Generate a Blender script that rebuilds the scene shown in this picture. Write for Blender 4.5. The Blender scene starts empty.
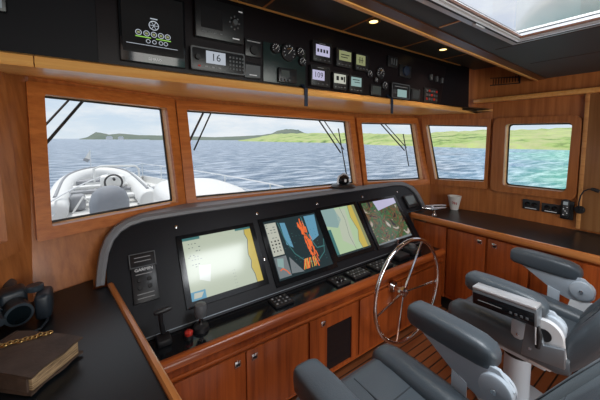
import bpy, bmesh, math, random
from mathutils import Matrix, Vector
random.seed(7)
R = math.radians
S = bpy.context.scene
COL = S.collection

# ------------------------------------------------------------------ camera
cd = bpy.data.cameras.new('camera'); cam = bpy.data.objects.new('camera', cd); COL.objects.link(cam)
cam.location = (0, 0, 1.5); cam.rotation_euler = (R(90-4.5), 0, -R(35))
cd.sensor_width = 36; cd.lens = 290/600*36
cd.shift_y = -38.68/600
cd.clip_start = .02; cd.clip_end = 30000
S.camera = cam
# ------------------------------------------------------------------ exposure
S.view_settings.view_transform = 'Standard'; S.view_settings.look = 'None'
S.view_settings.gamma = 1; S.view_settings.use_curve_mapping = False
S.view_settings.exposure = 0.0
S.cycles.use_denoising = True
S.cycles.max_bounces = 8; S.cycles.transparent_max_bounces = 16
S.cycles.sample_clamp_indirect = 6
# ------------------------------------------------------------------ sky
wd = bpy.data.worlds.new('sky'); S.world = wd; wd.use_nodes = True
nt = wd.node_tree; nt.nodes.clear()
def N(nt, t, **k):
    n = nt.nodes.new(t)
    for a, b in k.items(): setattr(n, a, b)
    return n
out = N(nt, 'ShaderNodeOutputWorld'); bg = N(nt, 'ShaderNodeBackground'); bg.inputs[1].default_value = 1.0
tc = N(nt, 'ShaderNodeTexCoord'); sx = N(nt, 'ShaderNodeSeparateXYZ'); nt.links.new(tc.outputs['Generated'], sx.inputs[0])
gr = N(nt, 'ShaderNodeValToRGB'); nt.links.new(sx.outputs[2], gr.inputs[0])
e = gr.color_ramp.elements
e[0].position = 0.0; e[0].color = (.76, .85, .92, 1); e[1].position = .42; e[1].color = (.80, .82, .93, 1)
m = e.new(.12); m.color = (.58, .73, .90, 1)
mp = N(nt, 'ShaderNodeMapping'); mp.inputs['Scale'].default_value = (1.6, 1.6, 6.5); nt.links.new(tc.outputs['Generated'], mp.inputs[0])
no = N(nt, 'ShaderNodeTexNoise'); no.inputs['Scale'].default_value = 2.6; no.inputs['Detail'].default_value = 7; no.inputs['Roughness'].default_value = .6
nt.links.new(mp.outputs[0], no.inputs[0])
cr = N(nt, 'ShaderNodeValToRGB'); cr.color_ramp.elements[0].position = .40; cr.color_ramp.elements[1].position = .62
nt.links.new(no.outputs[0], cr.inputs[0])
mx = N(nt, 'ShaderNodeMixRGB'); mx.inputs[2].default_value = (.92, .95, .98, 1)
nt.links.new(cr.outputs[0], mx.inputs[0]); nt.links.new(gr.outputs[0], mx.inputs[1])
nt.links.new(mx.outputs[0], bg.inputs[0]); nt.links.new(bg.outputs[0], out.inputs[0])
# ------------------------------------------------------------------ sun and large lights
def light(name, kind, loc, energy, color=(1, 1, 1), direction=(0, 0, -1), size=None, size_y=None, spread=None, **k):
    l = bpy.data.lights.new(name, kind); l.energy = energy; l.color = color
    o = bpy.data.objects.new(name, l); COL.objects.link(o); o.location = loc
    o.rotation_euler = Vector(direction).to_track_quat('-Z', 'Y').to_euler()
    if kind == 'AREA':
        l.shape = 'RECTANGLE'; l.size = size; l.size_y = size_y or size
        if spread: l.spread = spread
    for a, b in k.items(): setattr(l, a, b)
    return o
light('sun', 'SUN', (0, 0, 30), 2.4, (1, .96, .9), (.16, -.26, -.95), angle=R(2))
# added fill panels: one aft of the helm, one boosting the skylight's daylight
light('saloon_fill', 'AREA', (.9, -2.3, 1.35), 52, (1, .96, .90), (.05, 1, -.02), 2.6, 1.1)
light('skylight_fill', 'AREA', (1.25, .05, 2.6), 40, (.95, .97, 1), (0, .15, -1), .95, 1.0)

# ------------------------------------------------------------------ materials
MATS = {}
def mat(name, col, rough=.5, metal=0., spec=.5, emit=None, estr=1., bump=None, coat=0., alpha=1., noise=None):
    """noise=(scale vec, colour2, lo, hi) mixes a second colour by stretched noise; bump=(scale, strength)"""
    m = bpy.data.materials.new(name); m.use_nodes = True; t = m.node_tree
    b = t.nodes['Principled BSDF']
    b.inputs['Base Color'].default_value = (*col, 1); b.inputs['Roughness'].default_value = rough
    b.inputs['Metallic'].default_value = metal; b.inputs['Specular IOR Level'].default_value = spec
    b.inputs['Coat Weight'].default_value = coat; b.inputs['Coat Roughness'].default_value = .12
    if emit: b.inputs['Emission Color'].default_value = (*emit, 1); b.inputs['Emission Strength'].default_value = estr
    if noise or bump: c = N(t, 'ShaderNodeTexCoord')
    if noise:
        mp = N(t, 'ShaderNodeMapping'); mp.inputs['Scale'].default_value = noise[0]; t.links.new(c.outputs['Object'], mp.inputs[0])
        n = N(t, 'ShaderNodeTexNoise'); n.inputs['Scale'].default_value = 1; n.inputs['Detail'].default_value = 5; n.inputs['Roughness'].default_value = .6
        t.links.new(mp.outputs[0], n.inputs[0])
        r = N(t, 'ShaderNodeValToRGB'); r.color_ramp.elements[0].position = noise[2]; r.color_ramp.elements[1].position = noise[3]
        r.color_ramp.elements[0].color = (*col, 1); r.color_ramp.elements[1].color = (*noise[1], 1)
        t.links.new(n.outputs[0], r.inputs[0]); t.links.new(r.outputs[0], b.inputs['Emission Color' if emit else 'Base Color'])
    if bump:
        n2 = N(t, 'ShaderNodeTexNoise'); n2.inputs['Scale'].default_value = bump[0]; n2.inputs['Detail'].default_value = 3
        t.links.new(c.outputs['Object'], n2.inputs[0])
        bp = N(t, 'ShaderNodeBump'); bp.inputs['Strength'].default_value = bump[1]; bp.inputs['Distance'].default_value = .002
        t.links.new(n2.outputs[0], bp.inputs['Height']); t.links.new(bp.outputs[0], b.inputs['Normal'])
    MATS[name] = m
    return m
def wood(name, c1, c2, axis='z', rough=.3, coat=.3):
    s = {'z': (38, 38, 1.6), 'x': (1.6, 38, 38), 'y': (38, 1.6, 38)}[axis]
    return mat(name, c1, rough, spec=.35, noise=(s, c2, .35, .68), coat=coat*.5)
wood('cherry', (.47, .170, .050), (.31, .10, .027), 'z')
wood('cherry_x', (.60, .20, .048), (.42, .12, .026), 'x')
wood('reveal', (.80, .46, .22), (.66, .34, .14), 'x')  # paler than the frames: window light put into the wood colour
wood('cherry_y', (.46, .155, .045), (.31, .09, .024), 'y')
wood('cabinet', (.36, .078, .016), (.19, .036, .008), 'z', .3)
wood('cabinet_x', (.42, .10, .022), (.24, .048, .010), 'x', .25)
wood('nosing', (.62, .24, .07), (.40, .12, .03), 'y', .20, .6)
wood('honey_x', (.90, .48, .15), (.78, .34, .09), 'x', .28, .4)  # lightened so the lit soffit's brightness sits in the colour
wood('honey_y', (.66, .33, .12), (.50, .21, .07), 'y', .3)
wood('oak', (.36, .17, .065), (.27, .115, .04), 'z', .35)
wood('dark_wood', (.085, .03, .012), (.05, .016, .007), 'x', .35)
mat('groove', (.05, .014, .005), .6)
mat('black_vinyl', (.009, .0095, .013), .42, spec=.3, bump=(600, .15))
mat('hood_vinyl', (.19, .20, .22), .42, spec=.6, bump=(500, .2))  # black vinyl raised to grey: window sheen put into the colour
mat('black_top', (.008, .011, .014), .30, spec=.35, bump=(300, .08))
mat('black_gloss', (.008, .009, .011), .12)
mat('black_matte', (.009, .009, .011), .5)
mat('overhead_black', (.008, .008, .011), .5, spec=.2)
mat('overhead_insert', (.012, .009, .011), .35, spec=.3)
mat('plastic_dark', (.02, .021, .024), .35)
mat('plastic_grey', (.11, .12, .13), .4)
mat('ceiling_vinyl', (.05, .056, .06), .55, bump=(300, .2))
mat('chrome', (.82, .82, .84), .1, 1.)
mat('alu', (.66, .68, .71), .35, .5)
mat('brass', (.55, .36, .13), .35, 1.)
mat('leather_grey', (.076, .095, .112), .34, bump=(260, .35))
mat('seam_dark', (.03, .038, .046), .6)
mat('frame_grey', (.50, .57, .64), .32)
mat('frame_white', (.72, .74, .76), .35)
mat('steel_grey', (.24, .27, .30), .35, .5)
mat('teak_floor', (.16, .05, .02), .35)
mat('gel_white', (.80, .80, .78), .3)
mat('deck_white', (.72, .73, .72), .5)
mat('tube_white', (.74, .75, .74), .45)
mat('cover_grey', (.24, .26, .29), .7, bump=(14, 1.0))
mat('inner_grey', (.30, .31, .33), .6)
mat('rubber', (.02, .02, .02), .6)
mat('glass_pane', (1, 1, 1))
mat('red', (.5, .03, .02), .3)
mat('paper_white', (.8, .8, .78), .5)
mat('journal', (.045, .028, .020), .55, noise=((14, 14, 14), (.085, .055, .04), .35, .7), bump=(90, .5))
mat('pages', (.42, .29, .16), .8, noise=((20, 20, 420), (.13, .08, .04), .42, .6))
mat('bino', (.020, .030, .042), .4)
mat('bino_metal', (.05, .07, .09), .3, .3)
mat('lens', (.004, .008, .011), .05)
mat('lamp_glow', (1, .8, .5), emit=(1, .72, .30), estr=3)
mat('gauge_back', (.016, .030, .030), .3)
mat('navy', (.01, .022, .05), .6)
mat('gauge_face', (.03, .03, .034), .25)
mat('mark', (.5, .5, .5), .5, emit=(.55, .57, .6), estr=.35)
mat('mark_dim', (.2, .2, .2), .5, emit=(.4, .42, .45), estr=.12)
def em(name, col, s=1., base=.02):
    return mat(name, (base, base, base), .12, emit=col, estr=s, spec=.5)
em('scr_chart', (.66, .74, .58), .68); em('scr_white', (.80, .86, .80), .75); em('scr_green', (.55, .74, .46), .72)
em('scr_yellow', (.85, .66, .14), .62); em('scr_dark', (.02, .05, .06), .5); em('scr_line', (.22, .30, .30), .4)
em('scr_blue', (.16, .42, .60), .7); em('scr_teal', (.06, .22, .22), .7); em('scr_orange', (.95, .17, .04), .85)
em('scr_pale', (.78, .80, .68), .6); em('scr_grey', (.30, .34, .36), .55); em('scr_lav', (.58, .56, .78), .8)
em('scr_glow', (.50, .55, .62), .8); em('scr_lime', (.35, .75, .12), .7); em('scr_olive', (.42, .45, .22), .55)
em('scr_cyan', (.40, .60, .58), .6); em('scr_ink', (.03, .035, .04), .3); em('scr_black', (.004, .004, .006), .3)
em('scr_off', (.10, .12, .11), .3)
mm = mat('scr_camera', (.02, .02, .02), .12, emit=(.1, .1, .08), estr=.6)
t = mm.node_tree; b = t.nodes['Principled BSDF']; c = N(t, 'ShaderNodeTexCoord')
v = N(t, 'ShaderNodeTexNoise'); v.inputs['Scale'].default_value = 10; v.inputs['Detail'].default_value = 3; v.inputs['Distortion'].default_value = 1.6
t.links.new(c.outputs['Object'], v.inputs[0]); r = N(t, 'ShaderNodeValToRGB'); el = r.color_ramp.elements
el[0].position = .34; el[0].color = (.03, .035, .04, 1); el[1].position = .68; el[1].color = (.75, .68, .60, 1)
for p_, c_ in ((.43, (.30, .16, .07, 1)), (.48, (.05, .10, .05, 1)), (.53, (.10, .26, .09, 1)), (.57, (.05, .06, .06, 1)), (.61, (.42, .28, .16, 1))):
    q = el.new(p_); q.color = c_
t.links.new(v.outputs[0], r.inputs[0]); t.links.new(r.outputs[0], b.inputs['Emission Color'])
# thin window glass
g = MATS['glass_pane'].node_tree; g.nodes.clear()
o_ = N(g, 'ShaderNodeOutputMaterial'); tr = N(g, 'ShaderNodeBsdfTransparent'); tr.inputs[0].default_value = (.93, .95, .96, 1)
gl = N(g, 'ShaderNodeBsdfGlossy'); gl.inputs['Roughness'].default_value = .03
lw = N(g, 'ShaderNodeLayerWeight'); lw.inputs[0].default_value = .5; pw = N(g, 'ShaderNodeMath', operation='POWER'); pw.inputs[1].default_value = 5
fr = N(g, 'ShaderNodeMath', operation='MULTIPLY_ADD'); fr.inputs[1].default_value = .5; fr.inputs[2].default_value = .02
g.links.new(lw.outputs['Facing'], pw.inputs[0]); g.links.new(pw.outputs[0], fr.inputs[0]); ms = N(g, 'ShaderNodeMixShader')
g.links.new(fr.outputs[0], ms.inputs[0]); g.links.new(tr.outputs[0], ms.inputs[1]); g.links.new(gl.outputs[0], ms.inputs[2]); g.links.new(ms.outputs[0], o_.inputs[0])
# teak floor with dark caulking
t = MATS['teak_floor'].node_tree; b = t.nodes['Principled BSDF']; c = N(t, 'ShaderNodeTexCoord'); sp = N(t, 'ShaderNodeSeparateXYZ')
t.links.new(c.outputs['Object'], sp.inputs[0]); ml = N(t, 'ShaderNodeMath', operation='MULTIPLY'); ml.inputs[1].default_value = 18; t.links.new(sp.outputs[1], ml.inputs[0])
fc = N(t, 'ShaderNodeMath', operation='FRACT'); t.links.new(ml.outputs[0], fc.inputs[0]); gt = N(t, 'ShaderNodeMath', operation='GREATER_THAN'); gt.inputs[1].default_value = .86
t.links.new(fc.outputs[0], gt.inputs[0]); mxf = N(t, 'ShaderNodeMixRGB'); mxf.inputs[1].default_value = (.20, .062, .022, 1); mxf.inputs[2].default_value = (.012, .009, .008, 1)
t.links.new(gt.outputs[0], mxf.inputs[0]); t.links.new(mxf.outputs[0], b.inputs['Base Color'])
# sea
m = bpy.data.materials.new('sea'); m.use_nodes = True; MATS['sea'] = m; t = m.node_tree; b = t.nodes['Principled BSDF']
c = N(t, 'ShaderNodeTexCoord'); b.inputs['Roughness'].default_value = .30
sp = N(t, 'ShaderNodeSeparateXYZ'); t.links.new(c.outputs['Object'], sp.inputs[0])
at2 = N(t, 'ShaderNodeMath', operation='ARCTAN2'); t.links.new(sp.outputs[0], at2.inputs[0]); t.links.new(sp.outputs[1], at2.inputs[1])
wn = N(t, 'ShaderNodeTexNoise'); wn.inputs['Scale'].default_value = .02; wn.inputs['Detail'].default_value = 3; t.links.new(c.outputs['Object'], wn.inputs[0])
ma = N(t, 'ShaderNodeMath', operation='MULTIPLY_ADD'); ma.inputs[1].default_value = .5; t.links.new(wn.outputs[0], ma.inputs[0]); t.links.new(at2.outputs[0], ma.inputs[2])
mr = N(t, 'ShaderNodeMapRange'); mr.inputs[1].default_value = R(58)+.25; mr.inputs[2].default_value = R(78)+.25; t.links.new(ma.outputs[0], mr.inputs[0])
cr = N(t, 'ShaderNodeValToRGB'); cr.color_ramp.elements[0].color = (.024, .092, .185, 1); cr.color_ramp.elements[1].color = (.015, .36, .27, 1)
q = cr.color_ramp.elements.new(.5); q.color = (.02, .17, .32, 1)
t.links.new(mr.outputs[0], cr.inputs[0])
mpp = N(t, 'ShaderNodeMapping'); mpp.inputs['Rotation'].default_value = (0, 0, R(35)); mpp.inputs['Scale'].default_value = (.35, 1.1, 1); t.links.new(c.outputs['Object'], mpp.inputs[0])
n1 = N(t, 'ShaderNodeTexNoise'); n1.inputs['Scale'].default_value = .38; n1.inputs['Detail'].default_value = 9; n1.inputs['Roughness'].default_value = .66; t.links.new(mpp.outputs[0], n1.inputs[0])
cr2 = N(t, 'ShaderNodeValToRGB'); cr2.color_ramp.elements[0].position = .44; cr2.color_ramp.elements[1].position = .66; t.links.new(n1.outputs[0], cr2.inputs[0])
mw = N(t, 'ShaderNodeMixRGB', blend_type='ADD'); t.links.new(cr2.outputs[0], mw.inputs[2]); t.links.new(cr.outputs[0], mw.inputs[1]); mw.inputs[0].default_value = .60  # white wave glints added into the base colour
t.links.new(mw.outputs[0], b.inputs['Base Color'])
n2 = N(t, 'ShaderNodeTexNoise'); n2.inputs['Scale'].default_value = .7; n2.inputs['Detail'].default_value = 6; n2.inputs['Roughness'].default_value = .7; t.links.new(mpp.outputs[0], n2.inputs[0])
bp = N(t, 'ShaderNodeBump'); bp.inputs['Strength'].default_value = 1; bp.inputs['Distance'].default_value = .9; t.links.new(n2.outputs[0], bp.inputs['Height']); t.links.new(bp.outputs[0], b.inputs['Normal'])
# island
m = mat('island', (.2, .3, .07), .9); t = m.node_tree; b = t.nodes['Principled BSDF']; c = N(t, 'ShaderNodeTexCoord')
n1 = N(t, 'ShaderNodeTexNoise'); n1.inputs['Scale'].default_value = .035; n1.inputs['Detail'].default_value = 8; n1.inputs['Roughness'].default_value = .7; t.links.new(c.outputs['Object'], n1.inputs[0])
r = N(t, 'ShaderNodeValToRGB'); el = r.color_ramp.elements; el[0].position = .36; el[0].color = (.055, .10, .03, 1); el[1].position = .62; el[1].color = (.42, .52, .17, 1)
q = el.new(.45); q.color = (.30, .43, .12, 1); q = el.new(.55); q.color = (.42, .44, .22, 1)
t.links.new(n1.outputs[0], r.inputs[0]); sp = N(t, 'ShaderNodeSeparateXYZ'); t.links.new(c.outputs['Object'], sp.inputs[0])
mr = N(t, 'ShaderNodeMapRange'); mr.inputs[1].default_value = -4.6; mr.inputs[2].default_value = -3.4; t.links.new(sp.outputs[2], mr.inputs[0])
mx = N(t, 'ShaderNodeMixRGB'); mx.inputs[1].default_value = (.34, .27, .16, 1); t.links.new(mr.outputs[0], mx.inputs[0]); t.links.new(r.outputs[0], mx.inputs[2]); t.links.new(mx.outputs[0], b.inputs['Base Color'])
mat('far_hills', (.085, .13, .10), .9, noise=((.01, .01, .01), (.14, .17, .13), .4, .6))

# ------------------------------------------------------------------ mesh builder
POS = {}
def frame(o, a, b, c):
    M = Matrix.Identity(4)
    for i, v in enumerate((a, b, c, o)):
        for j in range(3): M[j][i] = v[j]
    return M
OV = frame((0, 1.335, 0), (1, 0, 0), (0, 0, 1), (0, -1, 0))               # overhead face: (x, z, out)
PN = frame((0, 1.465, .56), (1, 0, 0), (0, .559, .829), (0, -.829, .559))  # dash face: (x, s, out)
FF = frame((0, 1.275, 0), (1, 0, 0), (0, 0, 1), (0, -1, 0))               # console front: (x, z, out)
CB = frame((2.39, 0, 0), (0, -1, 0), (0, 0, 1), (-1, 0, 0))               # starboard cabinet front: (-y, z, out)
WS = frame((3.0, 0, 0), (0, -1, 0), (0, 0, 1), (-1, 0, 0))                # starboard wall: (-y, z, out)
class MB:
    def __init__(s, M=None): s.bm = bmesh.new(); s.M = M or Matrix.Identity(4); s.mats = ['']; s.mi = 0
    def m(s, name):
        if name not in s.mats: s.mats.append(name)
        s.mi = s.mats.index(name); return s
    def _fin(s, verts, faces, L=None):
        M = s.M @ L if L is not None else s.M
        for v in verts: v.co = M @ v.co
        for f in faces: f.material_index = s.mi
    def _merge(s, bm2, L=None):
        me = bpy.data.meshes.new('t'); bm2.to_mesh(me); bm2.free()
        n = len(s.bm.verts); nf = len(s.bm.faces)
        s.bm.from_mesh(me); bpy.data.meshes.remove(me)
        s.bm.verts.ensure_lookup_table(); s.bm.faces.ensure_lookup_table()
        s._fin(s.bm.verts[n:], s.bm.faces[nf:], L); return s
    def box(s, x0, x1, y0, y1, z0, z1, bev=0., seg=2, L=None):
        b = bmesh.new(); bmesh.ops.create_cube(b, size=1)
        for v in b.verts:
            v.co = Vector(((x0+x1)/2+v.co.x*(x1-x0), (y0+y1)/2+v.co.y*(y1-y0), (z0+z1)/2+v.co.z*(z1-z0)))
        if bev: bmesh.ops.bevel(b, geom=b.edges[:], offset=bev, segments=seg, profile=.5, affect='EDGES')
        return s._merge(b, L)
    def prism(s, pts, axis, a0, a1, bev=0., seg=2, L=None):
        """pts: 2-D outline in the two axes other than axis (x:(y,z) y:(x,z) z:(x,y))"""
        b = bmesh.new()
        def P(p, a): return {'x': (a, p[0], p[1]), 'y': (p[0], a, p[1]), 'z': (p[0], p[1], a)}[axis]
        lo = [b.verts.new(P(p, a0)) for p in pts]; hi = [b.verts.new(P(p, a1)) for p in pts]
        n = len(pts); b.faces.new(lo); b.faces.new(hi[::-1])
        for i in range(n): b.faces.new((lo[i], hi[i], hi[(i+1) % n], lo[(i+1) % n]))
        bmesh.ops.recalc_face_normals(b, faces=b.faces[:])
        if bev: bmesh.ops.bevel(b, geom=b.edges[:], offset=bev, segments=seg, profile=.5, affect='EDGES')
        return s._merge(b, L)
    def poly(s, pts):
        b = bmesh.new(); b.faces.new([b.verts.new(p) for p in pts]); return s._merge(b)
    def loft(s, rings, close=True, cap=True, wrap=False):
        b = bmesh.new(); vr = [[b.verts.new(p) for p in r] for r in rings]; n = len(rings[0])
        if wrap: vr.append(vr[0])
        for i in range(len(vr)-1):
            for j in range(n if close else n-1): b.faces.new((vr[i][j], vr[i][(j+1) % n], vr[i+1][(j+1) % n], vr[i+1][j]))
        if cap and close: b.faces.new(vr[0]); b.faces.new(vr[-1][::-1])
        bmesh.ops.recalc_face_normals(b, faces=b.faces[:]); return s._merge(b)
    def tube(s, path, r, n=10, closed=False):
        P = [Vector(p) for p in path]; k = len(P); rr = r if isinstance(r, (list, tuple)) else [r]*k; rings = []
        up = Vector((0, 0, 1))
        for i in range(k):
            a = P[(i-1) % k] if (closed or i > 0) else P[i]; c = P[(i+1) % k] if (closed or i < k-1) else P[i]
            t = (c-a).normalized()
            if abs(t.dot(up)) > .97: up = Vector((1, 0, 0)) if abs(t.x) < .9 else Vector((0, 1, 0))
            x = t.cross(up).normalized(); y = x.cross(t).normalized(); up = y
            rings.append([P[i]+(x*math.cos(w)+y*math.sin(w))*rr[i] for w in [2*math.pi*j/n for j in range(n)]])
        s.loft(rings, cap=not closed, wrap=closed)
        return s
    def cyl(s, p0, p1, r0, r1=None, n=20): return s.tube([p0, p1], [r0, r0 if r1 is None else r1], n)
    def lathe(s, prof, c, axis='z', n=28):
        """prof: (r, h) list around an axis through c"""
        rings = []
        for r, h in prof:
            ring = []
            for j in range(n):
                w = 2*math.pi*j/n; a, b = max(r, 1e-4)*math.cos(w), max(r, 1e-4)*math.sin(w)
                v = {'z': (a, b, h), 'y': (a, h, b), 'x': (h, a, b)}[axis]
                ring.append((c[0]+v[0], c[1]+v[1], c[2]+v[2]))
            rings.append(ring)
        return s.loft(rings, cap=prof[0] != prof[-1])
    def ring(s, outer, inner, c0, c1):
        """frame between two quads given as (a, b) lists, from depth c0 to c1"""
        b = bmesh.new(); n = len(outer)
        V = [[b.verts.new((p[0], p[1], c)) for p in q] for q in (outer, inner) for c in (c0, c1)]
        o0, o1, i0, i1 = V
        for j in range(n):
            k = (j+1) % n
            for q in ((o0[j], o0[k], i0[k], i0[j]), (o1[j], o1[k], i1[k], i1[j]), (o0[j], o0[k], o1[k], o1[j]), (i0[j], i0[k], i1[k], i1[j])): b.faces.new(q)
        bmesh.ops.recalc_face_normals(b, faces=b.faces[:]); return s._merge(b)
    def text(s, body, x, y, z, size, mname='mark', align='CENTER'):
        s.m(mname); cu = bpy.data.curves.new('t', 'FONT'); cu.body = body; cu.size = size; cu.align_x = align; cu.align_y = 'CENTER'; cu.resolution_u = 2
        ob = bpy.data.objects.new('t', cu); COL.objects.link(ob); bpy.context.view_layer.update()
        me = bpy.data.meshes.new_from_object(ob.evaluated_get(bpy.context.evaluated_depsgraph_get()))
        b = bmesh.new(); b.from_mesh(me); bpy.data.objects.remove(ob); bpy.data.curves.remove(cu); bpy.data.meshes.remove(me)
        return s._merge(b, Matrix.Translation((x, y, z)))
    def build(s, name, mname=None, parent=None, smooth=40):
        me = bpy.data.meshes.new(name)
        s.mats[0] = s.mats[0] or mname or s.mats[1]
        if parent is not None: base = POS[parent.name]
        else:
            cs = [v.co for v in s.bm.verts]
            base = Vector(((min(c.x for c in cs)+max(c.x for c in cs))/2, (min(c.y for c in cs)+max(c.y for c in cs))/2, min(c.z for c in cs)))
        for v in s.bm.verts: v.co = v.co-base
        s.bm.to_mesh(me); s.bm.free()
        for x in (s.mats or [mname]): me.materials.append(MATS[x])
        if smooth:
            for p in me.polygons: p.use_smooth = True
            me.set_sharp_from_angle(angle=R(smooth))
        o = bpy.data.objects.new(name, me); COL.objects.link(o)
        if parent is not None: o.parent = parent
        else: o.location = base
        POS[o.name] = base
        return o
def tag(o, label=None, cat=None, group=None, kind=None):
    if label: o['label'] = label
    if cat: o['category'] = cat
    if group: o['group'] = group
    if kind: o['kind'] = kind
    return o
def thing(name, loc, label, cat, group=None):
    o = bpy.data.objects.new(name, None); COL.objects.link(o); o.location = loc; o.empty_display_size = .05
    POS[o.name] = Vector(loc); return tag(o, label, cat, group)
def copy_tree(o, parent=None):
    c = o.copy(); COL.objects.link(c); c.parent = parent
    for ch in list(o.children): copy_tree(ch, c)
    return c
def struct(name, mb, mname=None, smooth=40): return tag(mb.build(name, mname, None, smooth), kind='structure')

# ------------------------------------------------------------------ room shell
FAC = {}
def facet(name, A, B, lean):
    u = Vector((B[0]-A[0], B[1]-A[1])); L = u.length; u.normalize(); n = Vector((-u.y, u.x))
    if n.dot(Vector((A[0]-1.2, A[1]+.5))) < 0 and False: n = -n
    FAC[name] = (Vector(A), u, n, lean, L)
    return frame((A[0]-n.x*lean*1.1, A[1]-n.y*lean*1.1, 0), (u.x, u.y, 0), (n.x*lean, n.y*lean, 1), (-n.x, -n.y, 0))
PT = [(-.62, 1.05), (-.26, 1.76), (.44, 2.0), (2.06, 1.925), (2.90, 1.74), (3.0, 1.19), (3.0, -2.6)]
LEAN = [.12, .25, .25, .25, 0, 0]
MF = [facet(i, PT[i], PT[i+1], LEAN[i]) for i in range(6)]
def corner(i, z, off=0.):
    """plan position of the joint between facets i-1 and i at height z, walls pushed outwards by off"""
    def pl(k):
        A, u, n, l, L = FAC[k]; return n, n.dot(A)+l*(z-1.1)+off
    (n1, d1), (n2, d2) = pl(i-1), pl(i); det = n1.x*n2.y-n1.y*n2.x
    return Vector(((d1*n2.y-d2*n1.y)/det, (n1.x*d2-n2.x*d1)/det))
def tc_(k, P): A, u, n, l, L = FAC[k]; return (P-A).dot(u)
def wall_facet(k, z0, z1, hole, name, mname='cherry', tl=None, tr=None):
    def e(i, z, dflt, off=0): return dflt if dflt is not None else tc_(k, corner(i, z, off))
    for_ = MB(MF[k])
    o0 = [(e(k, z0, tl), z0), (e(k+1, z0, tr), z0), (e(k+1, z1, tr), z1), (e(k, z1, tl), z1)]
    hx = [min(p[0] for p in hole), max(p[0] for p in hole)]
    for_.ring(o0, hole, 0, -.07)
    if k in (2, 3, 4):
        n = FAC[k][2]; a = corner(k, z0) if k > 2 else Vector((.44+.0, 2.0-.25*(1.1-z0))); b_ = corner(k+1, z0)
        for_.M = Matrix.Identity(4); for_.prism([tuple(a), tuple(b_), tuple(b_+n*.05), tuple(a+n*.05)], 'z', .6, z0)
    return struct(name, for_, mname, 20)
# opening corners (t, z): bottom left, bottom right, top right, top left
OPEN = {0: [(.10, 1.09), (.630, 1.09), (.71, 1.74), (.05, 1.74)],
        1: [(.066, 1.09), (.705, 1.09), (.735, 1.703), (.108, 1.718)],
        2: [(.093, 1.092), (1.555, 1.075), (1.572, 1.667), (.080, 1.70)],
        3: [(.056, 1.082), (.775, 1.068), (.775, 1.660), (.075, 1.657)],
        4: [(.080, 1.072), (.520, 1.095), (.523, 1.618), (-.038, 1.645)],
        5: [(.118, 1.078), (.548, 1.085), (.558, 1.620), (.116, 1.628)]}
FR = {0: [(.02, 1.03), (.700, 1.03), (.79, 1.80), (-.03, 1.80)],
      1: [(.008, 1.035), (.755, 1.035), (.80, 1.772), (.045, 1.776)],
      2: [(.03, 1.04), (1.605, 1.020), (1.635, 1.722), (.012, 1.762)],
      3: [(.010, 1.03), (.840, 1.016), (.865, 1.722), (.020, 1.705)],
      4: [(.022, 1.018), (.550, 1.029), (.552, 1.680), (-.083, 1.708)],
      5: [(.020, 1.02), (.610, 1.025), (.610, 1.675), (.020, 1.685)]}
def grow(q, d): return [(q[0][0]-d, q[0][1]-d), (q[1][0]+d, q[1][1]-d), (q[2][0]+d, q[2][1]+d), (q[3][0]-d, q[3][1]+d)]
def roundq(q, r, n=5):
    pts = []; k = len(q)
    for i in range(k):
        P = Vector(q[i]); a = (Vector(q[i-1])-P).normalized(); b = (Vector(q[(i+1) % k])-P).normalized()
        for j in range(n+1):
            t = j/n; pts.append(tuple((1-t)**2*(P+a*r)+2*t*(1-t)*P+t*t*(P+b*r)))
    return pts
names = ['wall_port_side', 'wall_port_bow', 'wall_forward', 'wall_starboard_bow', 'wall_starboard_quarter', 'wall_starboard']
for k in range(6):
    hole = grow(OPEN[k], .012); kw = {}
    if k == 0: kw = dict(tl=-.3)
    if k == 5: kw = dict(tr=3.7)
    wall_facet(k, (.70, .70, 1.0, 1.0, 1.0, .70)[k], 2.19 if k >= 4 else 1.83, hole, names[k], **kw)
    w = bpy.data.objects.new('window_%d' % (k+1), None); COL.objects.link(w); tag(w, kind='structure')
    A, u, n, l, L = FAC[k]; P = A+u*(sum(p[0] for p in OPEN[k])/4); w.location = (P.x, P.y, 1.09); POS[w.name] = Vector(w.location)
    f = MB(MF[k]); r0 = .06 if k == 5 else .012; ri = .03 if k == 5 else .008
    f.ring(roundq(FR[k], r0), roundq(OPEN[k], ri), .028, .001)
    f.build('window_frame', 'cherry_x' if k in (1, 2, 3) else 'cherry', w)
    f = MB(MF[k]).ring(roundq(grow(OPEN[k], .010), ri), roundq(OPEN[k], ri), .0005, -.066); f.build('reveal', 'reveal', w)
    gk = MB(MF[k]); gk.ring(roundq(grow(OPEN[k], .009), ri), roundq(grow(OPEN[k], -.010), ri), -.046, -.053); gk.build('seal', 'rubber', w)
    p = MB(MF[k]); p.poly([(a, b, -.05) for a, b in grow(OPEN[k], .003)]); p.build('pane', 'glass_pane', w)
# port wall, floor, ceilings
struct('wall_port', MB().box(-.70, -.64, -2.6, 1.10, 0, 2.19), 'cherry')
struct('wall_starboard_lower', MB().box(3.0, 3.05, -2.6, 1.25, 0, .70), 'cherry')
struct('wall_forward_lower', MB().box(-.35, 2.395, 1.50, 1.53, 0, .53).box(2.402, 2.88, 1.575, 1.60, 0, .755), 'cherry')
struct('floor', MB().box(-.64, 3.0, -2.6, 1.9, -.03, 0), 'teak_floor')
f = MB().m('ceiling_vinyl')
X0, X1, Y0, Y1 = .70, 1.728, -.60, .590
for a in ((-.64, X0, -2.6, .65), (X1, 3.0, -2.6, .65), (X0, X1, -2.6, Y0), (X0, X1, Y1, .65)): f.box(a[0], a[1], a[2], a[3], 1.985, 2.02)
f.prism([(-.64, .65), (3.0, .65), (3.0, .876), (-.64, .712)], 'z', 1.985, 2.02)
f.m('groove')
for x in (1.81, 2.33): f.box(x-.003, x+.003, -2.5, .72, 1.9835, 1.986)
f.m('honey_y').box(1.245, 1.253, .625, .722, 1.981, 1.986)
struct('ceiling', f)
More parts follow.
